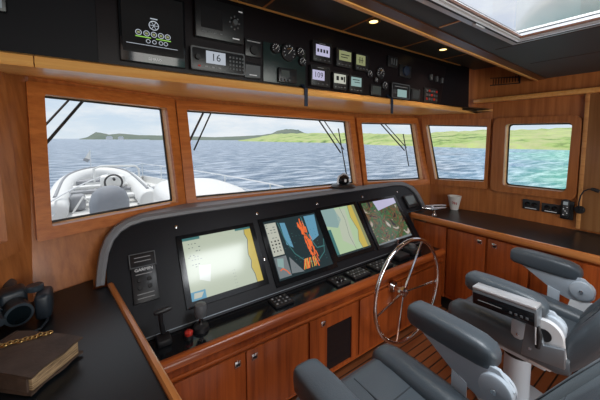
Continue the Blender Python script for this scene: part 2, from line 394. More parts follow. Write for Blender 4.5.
f = MB().m('ceiling_vinyl').prism([(-.64, .715), (3.0, .88), (3.0, 1.36), (-.64, 1.36)], 'z', 2.15, 2.18)
f.m('honey_y')
for x in (.71, 1.245, 1.82, 2.36): f.box(x-.005, x+.005, .90, 1.335, 2.146, 2.151)
struct('ceiling_forward', f)
def bs(d0, d1): return [(-.64, .730+d0), (2.999, .894+d0), (2.999, .894+d1), (-.64, .730+d1)]
f = MB().m('dark_wood').prism(bs(-.080, -.012), 'z', 1.979, 1.9848).prism(bs(-.016, -.006), 'z', 1.980, 2.149).m('honey_x').prism(bs(-.026, -.004), 'z', 1.9735, 1.9795, .002)
struct('trim_1', f)
# soffit over the front windows
def plan(i0, i1, z, off=-.002): return [tuple(corner(i, z, off)) for i in range(i0, i1+1)]
f = MB(); cs = [(tuple(corner(i, 1.77, -.003)), z) for i, z in ((1, 1.80), (2, 1.785), (3, 1.748), (4, 1.748), (5, 1.75))]
lo = [(-.64, 1.334, 1.737)]+[(p[0], p[1], z) for p, z in cs]+[(2.998, 1.334, 1.737)]
f.loft([lo, [(a, b, c+.02) for a, b, c in lo]])
struct('trim_2', f, 'honey_x', 20)
struct('trim_3', MB().box(2.93, 2.999, -2.0, 1.335, 1.828, 1.866, .008), 'honey_x')          # ledge along the starboard wall
struct('trim_4', MB().box(2.975, 2.999, -.6, .562, .815, 1.83, .003), 'oak')                  # lighter panel aft of window 6
struct('trim_5', MB().box(2.972, 2.999, .545, .572, .815, 1.83, .005), 'honey_y')
# vent grille high on the starboard wall
v = MB(WS).m('black_matte').ring([(-1.26, 1.985), (-.99, 1.97), (-.99, 2.03), (-1.26, 2.06)], [(-1.25, 1.993), (-1.0, 1.978), (-1.0, 2.022), (-1.25, 2.052)], 0, .006)
for i in range(12):
    x = -1.245+i*.0215; v.m('dark_wood').box(x, x+.007, 1.990, 2.042, .0, .004)
tag(v.build('vent_grille'), 'narrow slatted vent grille high on wooden wall above the ledge', 'vent')

# ------------------------------------------------------------------ overhead console
oc = thing('overhead_console', (1.1, 1.36, 1.757), 'black overhead instrument console with wood lip above the front windows', 'console')
f = MB(); f.prism([(-.62, 1.742), (2.86, 1.742), (2.84, 2.148), (-.62, 2.148)], 'y', 1.340, 1.358); f.build('casing', 'overhead_black', oc)
f = MB(OV).prism([(.02, 1.782), (2.36, 1.782), (2.44, 2.10), (.02, 2.146)], 'z', -.004, 0); f.build('face_panel', 'overhead_insert', oc)
f = MB(OV).box(-.62, 2.66, 2.139, 2.148, 0, .004); f.build('edge_strip', 'honey_x', oc)
f = MB().m('honey_x').prism([(1.335, 1.735), (1.335, 1.779), (1.318, 1.779), (1.302, 1.770), (1.298, 1.745), (1.305, 1.735)], 'x', -.155, 2.66)
f.prism([(1.335, 1.735), (1.335, 1.779), (1.318, 1.779), (1.302, 1.770), (1.298, 1.745), (1.305, 1.735)], 'x', -.62, -.158); f.build('wood_lip', None, oc)

def inst(name, label, cat, x0, x1, z0, z1, scr=None, smat='scr_off', depth=.022, group=None, bez='plastic_dark', txt=None, tsize=.05, keys=None, M=OV, bev=.006, extra=None, base=0.0005, rim=None):
    t = thing(name, M @ Vector(((x0+x1)/2, z0, base)), label, cat, group)
    b = MB(M).box(x0, x1, z0, z1, base, base+depth, bev); b.build('housing', bez, t)
    if rim:
        r = MB(M); r.ring(roundq([(x0, z0), (x1, z0), (x1, z1), (x0, z1)], .01, 3), roundq([(x0+.006, z0+.006), (x1-.006, z0+.006), (x1-.006, z1-.006), (x0+.006, z1-.006)], .008, 3), base+depth-.003, base+depth+.002); r.build('rim', rim, t)
    if scr:
        s = MB(M).m(smat).box(scr[0], scr[1], scr[2], scr[3], base+depth, base+depth+.001)
        if txt:
            s.text(txt, (scr[0]+scr[1])/2, (scr[2]+scr[3])/2, base+depth+.0015, tsize, 'scr_ink')
        if extra: extra(s, base+depth+.0015)
        s.build('screen', None, t)
    if keys:
        for (kx, kz, kw, kh) in keys: MB(M).box(kx-kw/2, kx+kw/2, kz-kh/2, kz+kh/2, base+depth, base+depth+.003, .001).build('button', 'plastic_grey', t)
    return t
def row(xa, xb, n, z, w, h): return [(xa+(xb-xa)*i/(n-1), z, w, h) for i in range(n)]
def ex_alarm(s, c):
    s.m('scr_glow'); s.tube([(.208+.017*math.cos(a), 1.948+.017*math.sin(a), c) for a in [i*math.pi/10 for i in range(20)]], .0016, 5, True)
    for a in range(6): s.tube([(.208, 1.948, c), (.208+.016*math.cos(a*math.pi/3), 1.948+.016*math.sin(a*math.pi/3), c)], .001, 4)
    s.box(.196, .222, 1.972, 1.976, c-.0005, c)
    for x in (.153, .181, .207, .233, .258):
        s.m('scr_glow').tube([(x+.010*math.cos(a), 1.913+.010*math.sin(a), c) for a in [i*math.pi/6 for i in range(12)]], .0014, 4, True)
        s.m('scr_olive').box(x-.005, x+.005, 1.909, 1.917, c-.0005, c)
    s.m('scr_lime').box(.142, .196, 1.896, 1.900, c-.0005, c); s.box(.214, .27, 1.896, 1.900, c-.0005, c)
    s.m('scr_glow')
    for x in (.186, .208, .232, .250): s.tube([(x+.007*math.cos(a), 1.884+.007*math.sin(a), c) for a in [i*math.pi/6 for i in range(12)]], .0012, 4, True)
    s.box(.11, .295, 1.867, 1.869, c-.0005, c)
t = inst('alarm_display', 'large black touch display with ring icon and green lines on overhead', 'display', .088, .330, 1.797, 2.075, (.098, .320, 1.835, 2.066), 'scr_black', .02, None, 'black_gloss', extra=ex_alarm)
MB(OV).text('SIMRAD', .208, 1.816, .0215, .014, 'mark').build('lettering', None, t)
t = inst('radar_control_unit', 'black radio unit with dark screen and round keypad above marine radio', 'radio', .368, .592, 1.940, 2.110, (.392, .488, 1.982, 2.070), 'scr_black', .03, keys=row(.40, .48, 4, 1.966, .012, .006)+[(.545+.022*math.cos(a*math.pi/4), 2.03+.028*math.sin(a*math.pi/4), .008, .008) for a in range(8)])
MB(OV).lathe([(0, .0305), (.013, .0305), (.013, .042), (.011, .045), (0, .045)], (.545, 2.03, 0)).build('knob', 'plastic_grey', t)
MB(OV).box(.535, .568, 1.957, 1.962, .0305, .0315).build('nameplate', 'mark', t); MB(OV).box(.566, .585, 2.083, 2.088, .0305, .0315).build('nameplate', 'mark', t)
t = inst('marine_radio', 'black marine radio showing channel 16 with keypad and light rim', 'radio', .345, .592, 1.797, 1.896, (.410, .498, 1.831, 1.884), 'scr_glow', .032, txt='16', tsize=.045, keys=[(.52+.016*i, 1.872-.017*j, .009, .009) for i in range(5) for j in range(4)], rim='plastic_grey')
MB(OV).lathe([(0, .033), (.012, .033), (.011, .048), (0, .048)], (.372, 1.85, 0)).build('knob', 'black_matte', t)
for i, (x, m_) in enumerate(((.38, 'red'), (.41, 'mark_dim'), (.44, 'mark_dim'), (.47, 'mark_dim'))): MB(OV).box(x-.006, x+.006, 1.812, 1.818, .033, .035).build('button', m_, t)
t = inst('intercom_panel', 'small black intercom panel with speaker dial right of round keypad unit', 'panel', .605, .695, 1.898, 1.983, (.615, .685, 1.968, 1.973), 'mark_dim', .012)
MB(OV).lathe([(0, .0125), (.022, .0125), (.02, .02), (0, .02)], (.65, 1.93, 0)).build('dial', 'black_matte', t)
t = inst('intercom_panel', 'small black keypad panel with grey lower plate right of marine radio', 'panel', .600, .690, 1.794, 1.870, (.606, .684, 1.800, 1.858), 'plastic_grey', .012)
MB(OV).box(.625, .665, 1.808, 1.812, .0135, .0145).build('nameplate', 'mark', t)
# gauge panel
MB(OV).box(.705, .968, 1.788, 1.985, .0002, .0062, .002).build('backing_plate', 'gauge_back', oc)
def gauge(x, z, r, label, c0=.0065, warm=False):
    t = thing('gauge', OV @ Vector((x, z, c0)), label, 'gauge', 'round gauges on the overhead console')
    MB(OV).lathe([(0, c0), (r, c0), (r, c0+.014), (r*.88, c0+.018), (r*.84, c0+.013), (0, c0+.013)], (x, z, 0)).build('bezel', 'plastic_dark', t)
    d = MB(OV).m('gauge_face').lathe([(0, c0+.0135), (r*.83, c0+.0135), (r*.83, c0+.0145), (0, c0+.0145)], (x, z, 0))
    d.m('mark')
    for i in range(9):
        a = R(-40+i*32); d.tube([(x+r*.62*math.cos(a), z+r*.62*math.sin(a), c0+.015), (x+r*.76*math.cos(a), z+r*.76*math.sin(a), c0+.015)], .0013, 4)
    if warm: d.m('brass').tube([(x-.3*r, z+.35*r, c0+.015), (x+.3*r, z+.45*r, c0+.015)], .003, 4)
    d.build('dial', None, t)
    MB(OV).tube([(x-.15*r, z-.2*r, c0+.016), (x+.45*r, z+.5*r, c0+.016)], .0016, 5).build('needle', 'paper_white', t)
gauge(.772, 1.960, .027, 'small round gauge at upper left of the left gauge cluster')
gauge(.852, 1.952, .046, 'largest round gauge in the left cluster with amber mark', warm=True)
gauge(.926, 1.966, .026, 'small round gauge right of the largest left cluster gauge')
gauge(.940, 1.918, .024, 'small round gauge below right of the largest left cluster gauge')
t = inst('autopilot_head', 'small control box with three knobs below the left gauge cluster', 'control', .785, .900, 1.792, 1.868, (.80, .85, 1.822, 1.855), 'scr_off', .018, base=.0065)
for x in (.80, .822, .844): MB(OV).lathe([(0, .025), (.007, .025), (.006, .034), (0, .034)], (x, 1.804, 0), n=12).build('knob', 'plastic_grey', t)
def strap(x, z0, z1, label):
    f = MB(); f.prism([(1.294, z0), (1.290, z0), (1.290, 1.772), (1.313, 1.785), (1.334, 1.805), (1.334, 1.799), (1.316, 1.7808), (1.294, 1.770)], 'x', x-.011, x+.011); tag(f.build('strap', 'navy'), label, 'strap', 'navy straps hanging from the overhead console')
# multi-function instruments
GI = 'square digital instruments on the overhead console'
def ex_bars(s, c, x0=0, z0=0):
    pass
def sq(x0, x1, z0, z1, sc, m_, label, txt=None, ts=.03, ink=()):
    def ex(s, c):
        s.m('scr_ink')
        for q in ink: s.box(q[0], q[1], q[2], q[3], c-.0005, c)
    t = inst('digital_instrument', label, 'instrument', x0, x1, z0, z1, sc, m_, .024, GI, txt=txt, tsize=ts, keys=row(x0+.02, x1-.02, 4, z0+.014, .012, .007), extra=ex, rim='black_matte')
    MB(OV).box((x0+x1)/2-.022, (x0+x1)/2+.022, z1-.013, z1-.010, .0245, .0252).build('nameplate', 'mark_dim', t)
sq(1.003, 1.142, 1.930, 2.045, (1.027, 1.127, 1.966, 2.026), 'scr_lav', 'square instrument with lavender screen, leftmost of the top row', ink=[(1.035+.022*i, 1.048+.022*i, 1.985, 2.004) for i in range(4)])
sq(.990, 1.130, 1.796, 1.911, (1.003, 1.089, 1.830, 1.884), 'scr_lav', 'square instrument showing 109 on pale screen, lower left of the square block', '109', .044)
sq(1.178, 1.305, 1.928, 2.035, (1.201, 1.300, 1.966, 2.022), 'scr_olive', 'square instrument with dull green screen, middle of the top row', ink=[(1.215, 1.285, 1.998, 2.003), (1.215, 1.27, 1.983, 1.988)])
sq(1.336, 1.460, 1.926, 2.032, (1.345, 1.425, 1.960, 2.021), 'scr_olive', 'square instrument with olive screen, rightmost of the top row', ink=[(1.372, 1.378, 1.972, 2.008), (1.392, 1.398, 1.972, 2.008), (1.36, 1.41, 1.988, 1.991)])
sq(1.155, 1.268, 1.792, 1.893, (1.163, 1.257, 1.829, 1.882), 'scr_pale', 'square instrument with pale screen and two dark blocks, bottom row middle', ink=[(1.18, 1.20, 1.845, 1.87), (1.215, 1.235, 1.85, 1.868), (1.24, 1.25, 1.838, 1.872)])
sq(1.287, 1.407, 1.788, 1.890, (1.303, 1.392, 1.825, 1.880), 'scr_cyan', 'square instrument with pale cyan screen, bottom row right', ink=[(1.315, 1.375, 1.862, 1.867), (1.33, 1.38, 1.848, 1.852)])
gauge(1.484, 1.922, .026, 'small round gauge at left of the right gauge cluster', .0005)
gauge(1.592, 1.942, .040, 'larger round gauge with amber mark in the right cluster', .0005, True)
gauge(1.637, 1.862, .030, 'round gauge below the larger gauge in the right cluster', .0005)
gauge(1.545, 1.888, .018, 'tiny round gauge between the right cluster gauges', .0005)
inst('small_display', 'small grey green display below the right gauge cluster', 'display', 1.496, 1.600, 1.785, 1.858, (1.508, 1.590, 1.794, 1.848), 'scr_off', .016)
t = inst('switch_unit', 'black switch unit with levers above the lit screen', 'switch', 1.662, 1.768, 1.994, 2.069, None, depth=.016)
for x in (1.69, 1.715, 1.74): MB(OV).box(x-.006, x+.006, 2.01, 2.052, .0165, .026, .002).build('lever', 'plastic_grey', t)
t = inst('joystick_unit', 'black unit with round bluish dial right of the lever switches', 'control', 1.796, 1.932, 1.945, 2.030, None, depth=.014)
MB(OV).lathe([(0, .0145), (.036, .0145), (.034, .026), (.02, .030), (0, .030)], (1.862, 1.988, 0)).build('dial', 'navy', t)
t = inst('depth_display', 'black display with lit pale screen under the bluish dial', 'display', 1.700, 1.905, 1.785, 1.889, (1.762, 1.868, 1.796, 1.848), 'scr_cyan', .022, keys=row(1.72, 1.74, 2, 1.83, .01, .03), rim='plastic_grey')
MB(OV).box(1.73, 1.88, 1.865, 1.869, .0225, .0232).build('nameplate', 'mark_dim', t)
inst('small_display', 'small dark display with maroon screen right of the pale lit one', 'display', 1.935, 2.050, 1.788, 1.873, (1.95, 2.035, 1.80, 1.86), 'seam_dark', .018, keys=row(1.955, 2.03, 3, 1.868, .01, .004))
t = inst('breaker_panel', 'black breaker panel with rows of toggles at right end of overhead', 'switch panel', 2.110, 2.300, 1.788, 1.900, None, depth=.012)
for i in range(5):
    for j in range(3): MB(OV).box(2.13+i*.034, 2.148+i*.034, 1.803+j*.032, 1.82+j*.032, .0125, .02, .002).build('toggle', 'plastic_grey' if (i+j) % 3 else 'red', t)
for i, (x, z, w_) in enumerate(((2.195, 1.984, 'leftmost'), (2.275, 1.980, 'middle'), (2.352, 1.976, 'rightmost'))):
    t = thing('rotary_knob', OV @ Vector((x, z, 0)), 'grey rotary knob on overhead console, %s of the three' % w_, 'knob', 'rotary knobs at the right end of the overhead console')
    MB(OV).lathe([(0, .0005), (.024, .0005), (.024, .006), (0, .006)], (x, z, 0)).build('plate', 'plastic_dark', t)
    MB(OV).box(x-.010, x+.010, z-.022, z+.022, .0062, .022, .004).build('grip', 'plastic_grey', t)
inst('small_display', 'small lit screen at the far left end of the overhead console', 'display', -.36, -.215, 1.90, 2.06, (-.35, -.225, 1.91, 2.05), 'scr_grey', .016)
strap(.945, 1.675, 0, 'short navy strap hanging below the left gauge cluster')
strap(1.678, 1.672, 0, 'short navy strap hanging below the lit pale display')

# ------------------------------------------------------------------ skylight
sk = thing('skylight', (1.2, 0, 1.95), 'large rectangular skylight with pale metal frame and wooden inner trim', 'skylight')
def rect(a, b, c, d): return [(a, c), (b, c), (b, d), (a, d)]
f = MB().m('alu'); f.ring(rect(X0-.032, X1+.032, Y0-.032, Y1+.032), rect(X0, X1, Y0, Y1), 1.974, 1.984)
f.m('black_matte').ring(rect(X0-.008, X1+.008, Y0-.008, Y1+.008), rect(X0-.001, X1+.001, Y0-.001, Y1+.001), 1.972, 1.975); f.build('outer_frame', None, sk)
f = MB().m('alu').ring(rect(X0-.004, X1+.004, Y0-.004, Y1+.004), rect(X0+.004, X1-.004, Y0+.004, Y1-.004), 1.984, 2.012); f.build('shaft', None, sk)
f = MB().m('frame_white').ring(rect(X0, X1, Y0, Y1), rect(X0+.012, X1-.012, Y0+.012, Y1-.012), 1.982, 1.986); f.build('inner_frame', None, sk)
f = MB().m('dark_wood').ring(rect(X0+.012, X1-.012, Y0+.012, Y1-.012), rect(X0+.020, X1-.020, Y0+.020, Y1-.020), 1.986, 1.996); f.build('wood_trim', None, sk)
f = MB().poly([(a, b, 1.999) for a, b in rect(X0, X1, Y0, Y1)]); f.build('pane', 'glass_pane', sk)
f = MB().box(1.30, 1.38, Y1+.004, Y1+.022, 1.966, 1.974, .002); f.build('latch', 'alu', sk)

# ------------------------------------------------------------------ ceiling lights
def downlight(x, y, z, label, e=3):
    t = thing('downlight', (x, y, z-.006), label, 'ceiling light', 'small recessed ceiling lights')
    MB().lathe([(.024, z-.008), (.038, z-.008), (.038, z-.001), (.024, z-.001), (.024, z-.008)], (x, y, 0)).build('rim', 'brass', t)
    MB().lathe([(0, z-.007), (.0236, z-.007), (.0236, z-.002), (0, z-.002)], (x, y, 0)).build('lens', 'lamp_glow', t)
    l = light('downlight_glow', 'SPOT', (x, y, z-.012), e, (1, .82, .6), (0, 0, -1), spot_size=R(110), spot_blend=.8, shadow_soft_size=.02); l.parent = t; l.location = (0, 0, -.006); 
    return t
downlight(1.284, 1.125, 2.15, 'round recessed ceiling light near top centre above the square instruments', 5)
downlight(2.09, 1.175, 2.15, 'round recessed ceiling light beside the beam near the right corner', 5)
downlight(2.45, .32, 1.985, 'small round ceiling light at far right aft of the beam', 4)

# ------------------------------------------------------------------ helm console
hc = thing('helm_console', (1.25, 1.5, 0), 'wide black and wood helm console holding four large chart screens', 'console')
def arc(pts, n=8):
    return pts
OUTL = [(-.035, .29), (-.028, .36), (-.012, .45), (.014, .52), (.055, .57), (.11, .60), (.19, .617), (.45, .622), (2.40, .612), (2.50, .605), (2.58, .585), (2.635, .55), (2.672, .50), (2.688, .44), (2.685, .34), (2.672, .29)]
INL = [(.000, .29), (.010, .36), (.026, .44), (.050, .50), (.085, .54), (.13, .565), (.20, .580), (.45, .585), (2.38, .575), (2.47, .567), (2.54, .55), (2.59, .52), (2.622, .475), (2.636, .42), (2.634, .34), (2.622, .29)]
def onPN(x, s, c=0): return PN @ Vector((x, s, c))
f = MB(); rings = []
def back(p, ref_i):  # push a point horizontally forward to the window wall
    y = 1.945 if p.z > .9 else p.y+.10
    return Vector((p.x, max(y, p.y+.02), p.z))
r0 = [onPN(a, b, -.02) for a, b in INL]; r1 = [onPN(a, b, .012) for a, b in INL]; r2 = [onPN(a*.6+c*.4, b*.6+d*.4, .020) for (a, b), (c, d) in zip(INL, OUTL)]
r3 = [onPN(a*.1+c*.9, b*.1+d*.9, .015) for (a, b), (c, d) in zip(INL, OUTL)]; r4 = [onPN(a, b, 0) for a, b in OUTL]
wl = lambda x, z: (2.0+(x-.44)*(-.075/1.62) if x > .44 else 2.0+(x-.44)*.343) if x < 2.06 else 1.925-(x-2.06)*.22
r5 = []
for a, b in OUTL:
    p = onPN(a, b, 0); k = min(1, max(0, (b-.20)/.35)); ymax = wl(p.x, p.z)+.25*(max(1.0, p.z)-1.1)-.034
    r5.append(Vector((p.x, p.y+(ymax-p.y)*(.35+.65*k), p.z)))
f.loft([r0, r1, r2, r3, r4, r5], close=False); f.build('hood', 'hood_vinyl', hc)
f = MB(PN)
pan = [(.001, .205), (.001, .21)] + INL[:] + [(2.62, .29), (2.385, .29), (2.385, .0), (.10, .0), (.05, .20)]
f.prism([(.012, .30)]+[(a*.999+.001, b-.001) for a, b in INL[1:]]+[(2.385, .292), (2.385, -.006), (.08, -.006), (.045, .20), (.02, .285)], 'z', -.02, -.001)
dp = f.build('dash_panel', 'black_vinyl', hc, 25)
for (x, s) in ((.354, .519), (.872, .518), (1.391, .518), (1.894, .514), (2.379, .506), (.836, .215)):
    MB(PN).lathe([(0, -.001), (.010, -.001), (.009, .004), (.004, .006), (0, .006)], (x, s, 0), n=14).build('screw', 'chrome', dp)
MB(PN).box(.125, 2.36, .006, .010, -.001, .002).build('alu_strip', 'steel_grey', hc)
# shelf, nosing, wooden front
f = MB().box(.10, 2.385, 1.29, 1.480, .535, .552); f.build('shelf', 'black_gloss', hc)
f = MB().prism([(1.300, .515), (1.300, .553), (1.290, .560), (1.272, .560), (1.258, .552), (1.252, .538), (1.252, .520), (1.262, .510)], 'x', .155, 2.385); f.build('nosing', 'cabinet_x', hc)
f = MB().box(.155, 2.385, 1.275, 1.30, .05, .512).m('cabinet_x').box(.155, 2.385, 1.266, 1.275, .455, .472, .003).box(.155, 2.385, 1.268, 1.275, .05, .065, .003)
f.mats = ['cabinet', 'cabinet_x']
fp = f.bm
for p_ in fp.faces: p_.material_index = 0 if p_.calc_center_median().y > 1.2751 or abs(p_.calc_center_median().z-.281) < .03 else 1
f.build('front_panel', None, hc)
MB().box(.18, 2.385, 1.33, 1.35, .003, .05).build('plinth', 'black_matte', hc)
MB().box(.18, .20, 1.30, 1.46, .14, .53).build('side_panel', 'cabinet', hc)
def cdoor(x0, x1, z0, z1, latch, glass=None):
    d = MB(FF).m('cabinet')
    if glass:
        d.ring(rect(x0, x1, z0, z1), rect(*glass), .0005, .012)
    else: d.box(x0, x1, z0, z1, .0005, .012, .002)
    o = d.build('door', None, hc)
    if glass:
        MB(FF).box(glass[0], glass[1], glass[2], glass[3], .0005, .005).build('glass', 'black_gloss', o)
    h = MB(FF).m('chrome').box(latch-.016, latch+.016, .390, .422, .0122, .017, .003).m('black_matte').box(latch-.009, latch+.009, .396, .409, .017, .0175); h.build('latch', None, o)
cdoor(.20, .555, .07, .447, .514); cdoor(.562, .935, .07, .447, .605)
cdoor(.955, 1.345, .07, .447, 1.053, (1.083, 1.290, .085, .367)); cdoor(1.365, 1.80, .07, .447, 1.75); cdoor(1.81, 2.36, .07, .447, 1.86)

# ------------------------------------------------------------------ chart displays
def plot(name, label, x0, x1, s0, s1, paint, g='large chart displays set in the dash'):
    t = thing(name, PN @ Vector(((x0+x1)/2, s0-.03, 0)), label, 'screen', g)
    MB(PN).ring(rect(x0-.030, x1+.030, s0-.030, s1+.022), rect(x0, x1, s0, s1), 0, .008).build('bezel', 'black_gloss', t)
    s = MB(PN); paint(s, .0035); s.build('screen', None, t, 0)
    return t
def pq(s, m_, pts, c): s.m(m_).poly([(a, b, c) for a, b in pts])
def dots(s, m_, x0, z0, n, m, dx, dz, w, h, c, sk=.25):
    s.m(m_)
    for j in range(m):
        for i in range(n):
            if random.random() > sk:
                ww = w*random.uniform(.5, 1)
                s.poly([(x0+i*dx, z0-j*dz, c), (x0+i*dx+ww, z0-j*dz, c), (x0+i*dx+ww, z0-j*dz+h, c), (x0+i*dx, z0-j*dz+h, c)])
def wig(s, m_, pts, w, c):
    s.m(m_)
    for (a, b), (a2, b2) in zip(pts, pts[1:]):
        L = math.hypot(a2-a, b2-b)+1e-9; nx, nz = -(b2-b)/L*w/2, (a2-a)/L*w/2
        s.poly([(a+nx, b+nz, c), (a-nx, b-nz, c), (a2-nx, b2-nz, c), (a2+nx, b2+nz, c)])
def chart1(s, c):
    x0, x1, s0, s1 = .372, .792, .10, .440
    pq(s, 'scr_chart', [(x0, s0), (x1, s0), (x1, s1), (x0, s1)], c)
    cont = [(.752, s1), (.745, .40), (.757, .36), (.747, .32), (.738, .27), (.748, .23), (.738, .19), (.750, .15), (.752, s0)]
    for (a, b), (a2, b2) in zip(cont, cont[1:]): pq(s, 'scr_yellow', [(a, b), (x1, b), (x1, b2), (a2, b2)], c+.0003)
    wig(s, 'scr_line', cont, .004, c+.0006)
    pq(s, 'scr_teal', [(x0, .425), (.47, .425), (.47, s1), (x0, s1)], c+.0006); pq(s, 'scr_blue', [(x0, s0), (.45, s0), (.45, .145), (x0, .145)], c+.0006)
    pq(s, 'scr_pale', [(.385, .11), (.425, .11), (.44, .135), (.39, .138)], c+.0009)
    pq(s, 'scr_teal', [(.69, .428), (x1, .428), (x1, s1), (.69, s1)], c+.0009)
    pq(s, 'scr_white', [(.43, .20), (.485, .175), (.505, .265), (.44, .275)], c+.0006)  # white patch is glare painted into the screen
    dots(s, 'scr_line', .40, .40, 4, 4, .018, .022, .012, .004, c+.0006); dots(s, 'scr_grey', .39, .325, 6, 2, .016, .016, .012, .003, c+.0006)
    dots(s, 'scr_line', .405, .282, 3, 2, .016, .013, .010, .004, c+.0006); dots(s, 'scr_grey', .62, .20, 2, 6, .01, .018, .004, .003, c+.0006)
def chart2(s, c):
    x0, x1, s0, s1 = .892, 1.335, .062, .452
    pq(s, 'scr_dark', [(x0, s0), (x1, s0), (x1, s1), (x0, s1)], c)
    pq(s, 'scr_pale', [(x0+.008, .215), (.985, .215), (.985, .435), (x0+.008, .435)], c+.0003)
    dots(s, 'scr_line', .905, .42, 3, 6, .024, .018, .018, .005, c+.0006)
    dots(s, 'scr_ink', .912, .305, 3, 4, .025, .022, .013, .010, c+.0006, 0)
    pq(s, 'scr_grey', [(x0+.008, .075), (.990, .075), (.990, .205), (x0+.008, .205)], c+.0003); pq(s, 'scr_cyan', [(.91, .15), (.95, .13), (.965, .19), (.92, .198)], c+.0006)
    wig(s, 'scr_orange', [(.92, .12), (.94, .13), (.965, .11), (.98, .085)], .006, c+.0006)
    pq(s, 'scr_grey', [(.995, .085), (1.09, .075), (1.01, .19)], c+.0003)
    pq(s, 'scr_blue', [(1.02, .27), (1.065, .24), (1.055, .42), (1.015, .425)], c+.0003)
    wig(s, 'scr_teal', [(1.0, .43), (1.02, .30), (1.06, .20), (1.13, .13), (1.22, .11), (1.30, .16), (1.33, .25)], .006, c+.0006)
    for k in range(46):
        a = random.random(); x = 1.165+.035*math.sin(a*3)+random.uniform(-.022, .026)+(.02 if a > .7 else 0); y = .43-a*.30
        wig(s, 'scr_orange', [(x, y), (x+random.uniform(-.012, .012), y-random.uniform(.03, .06))], random.uniform(.004, .011), c+.0006+k*.00001)
    for k in range(16):
        x = 1.17+random.uniform(-.05, .04); wig(s, 'scr_yellow' if k % 2 else 'scr_orange', [(x, .15), (x-random.uniform(.0, .04), .085)], .005, c+.0012+k*.00001)
    pq(s, 'scr_blue', [(1.225, .25), (1.30, .28), (1.325, .44), (1.225, .44)], c+.0003); wig(s, 'scr_teal', [(1.20, .44), (1.21, .3), (1.25, .2), (1.32, .2)], .008, c+.0009)
    dots(s, 'scr_teal', 1.0, .40, 12, 14, .027, .022, .008, .003, c+.0009, .6)
def chart3(s, c):
    x0, x1, s0, s1 = 1.395, 1.755, .095, .460
    pq(s, 'scr_green', [(x0, s0), (x1, s0), (x1, s1), (x0, s1)], c)
    pq(s, 'scr_cyan', [(x0, .33), (1.50, .30), (1.56, .36), (1.53, s1), (x0, s1)], c+.0003); pq(s, 'scr_chart', [(1.50, .2), (1.60, .13), (1.64, .44), (1.54, .45)], c+.0003)
    cont = [(1.68, s1), (1.665, .36), (1.69, .25), (1.655, .17), (1.67, s0)]
    for (a, b), (a2, b2) in zip(cont, cont[1:]): pq(s, 'scr_yellow', [(a, b), (x1-.03, b), (x1-.03, b2), (a2, b2)], c+.0006)
    pq(s, 'scr_olive', [(x1-.03, s0), (x1, s0), (x1, s1), (x1-.03, s1)], c+.0006); pq(s, 'scr_teal', [(x0, s0), (x0+.03, s0), (x0+.03, .30), (x0, .30)], c+.0006)
    wig(s, 'scr_line', cont, .004, c+.0009); wig(s, 'scr_line', [(1.59, s1), (1.60, .35), (1.58, .22), (1.60, s0)], .003, c+.0009)
    pq(s, 'scr_dark', [(x0, s0), (x1, s0), (x1, s0+.014), (x0, s0+.014)], c+.0009)
def chart4(s, c):
    x0, x1, s0, s1 = 1.840, 2.285, .085, .455
    pq(s, 'scr_camera', [(x0, s0), (x1, s0), (x1, s1), (x0, s1)], c)
    pq(s, 'scr_lav', [(2.01, .365), (2.29, .405), (2.285, s1), (1.99, s1)], c+.0003); pq(s, 'scr_grey', [(x0, s0), (x1, s0), (x1, s0+.02), (x0, s0+.01)], c+.0003)
plot('chart_display', 'leftmost large dash screen showing pale green chart with yellow strip', .372, .792, .10, .440, chart1)
plot('chart_display', 'second large dash screen from left with orange radar track on black', .892, 1.335, .062, .452, chart2)
plot('chart_display', 'third large dash screen from left with green chart beside orange screen', 1.395, 1.755, .095, .460, chart3)
plot('chart_display', 'rightmost large dash screen with mottled brown and green picture', 1.840, 2.285, .085, .455, chart4)
inst('small_display', 'small grey instrument right of the mottled dash screen', 'display', 2.415, 2.585, .325, .455, (2.435, 2.565, .355, .44), 'scr_off', .018, M=PN, base=0)
t = thing('control_keypad', PN @ Vector((.165, .165, 0)), 'black keypad unit with small lettering at the left end of the dash', 'keypad')
MB(PN).box(.112, .225, .165, .405, 0, .010, .003).build('housing', 'plastic_dark', t)
MB(PN).ring(rect(.108, .229, .335, .408), rect(.112, .225, .339, .404), .0, .013).build('rim', 'plastic_grey', t)
MB(PN).text('GARMIN', .169, .322, .0108, .022, 'mark').build('lettering', None, t)
for (x, s) in ((.145, .272), (.190, .272), (.145, .235), (.190, .235)): MB(PN).lathe([(0, .010), (.011, .010), (.010, .016), (0, .016)], (x, s, 0), n=12).build('button', 'black_matte', t)
for s_ in (.385, .365, .30, .205, .185): MB(PN).box(.130, .205, s_-.002, s_+.002, .010, .011).build('legend', 'mark_dim', t)
# controls on the shelf
t = thing('throttle_lever', (.215, 1.42, .552), 'black throttle with horizontal grip at left end of the console shelf', 'lever')
MB().box(.185, .245, 1.375, 1.445, .5525, .585, .008).build('base', 'black_matte', t)
MB().tube([(.215, 1.42, .60), (.205, 1.40, .66), (.20, 1.385, .715)], [.012, .010, .010]).build('stem', 'plastic_dark', t)
MB().tube([(.175, 1.385, .722), (.185, 1.385, .722), (.235, 1.385, .724), (.25, 1.385, .724)], [.008, .012, .011, .007], 12).build('grip', 'plastic_dark', t)
t = thing('joystick', (.385, 1.41, .552), 'grey round topped joystick below the leftmost chart screen', 'joystick')
MB().lathe([(0, .5525), (.04, .5525), (.036, .572), (.02, .58), (0, .58)], (.385, 1.41, 0)).build('base', 'black_matte', t)
MB().cyl((.385, 1.41, .578), (.385, 1.41, .62), .011).build('stem', 'chrome', t)
MB().lathe([(0, .615), (.022, .618), (.030, .64), (.031, .665), (.026, .682), (0, .69)], (.385, 1.41, 0)).build('grip', 'plastic_grey', t)
t = thing('stop_button', (.318, 1.375, .552), 'red round stop button beside the grey joystick', 'button')
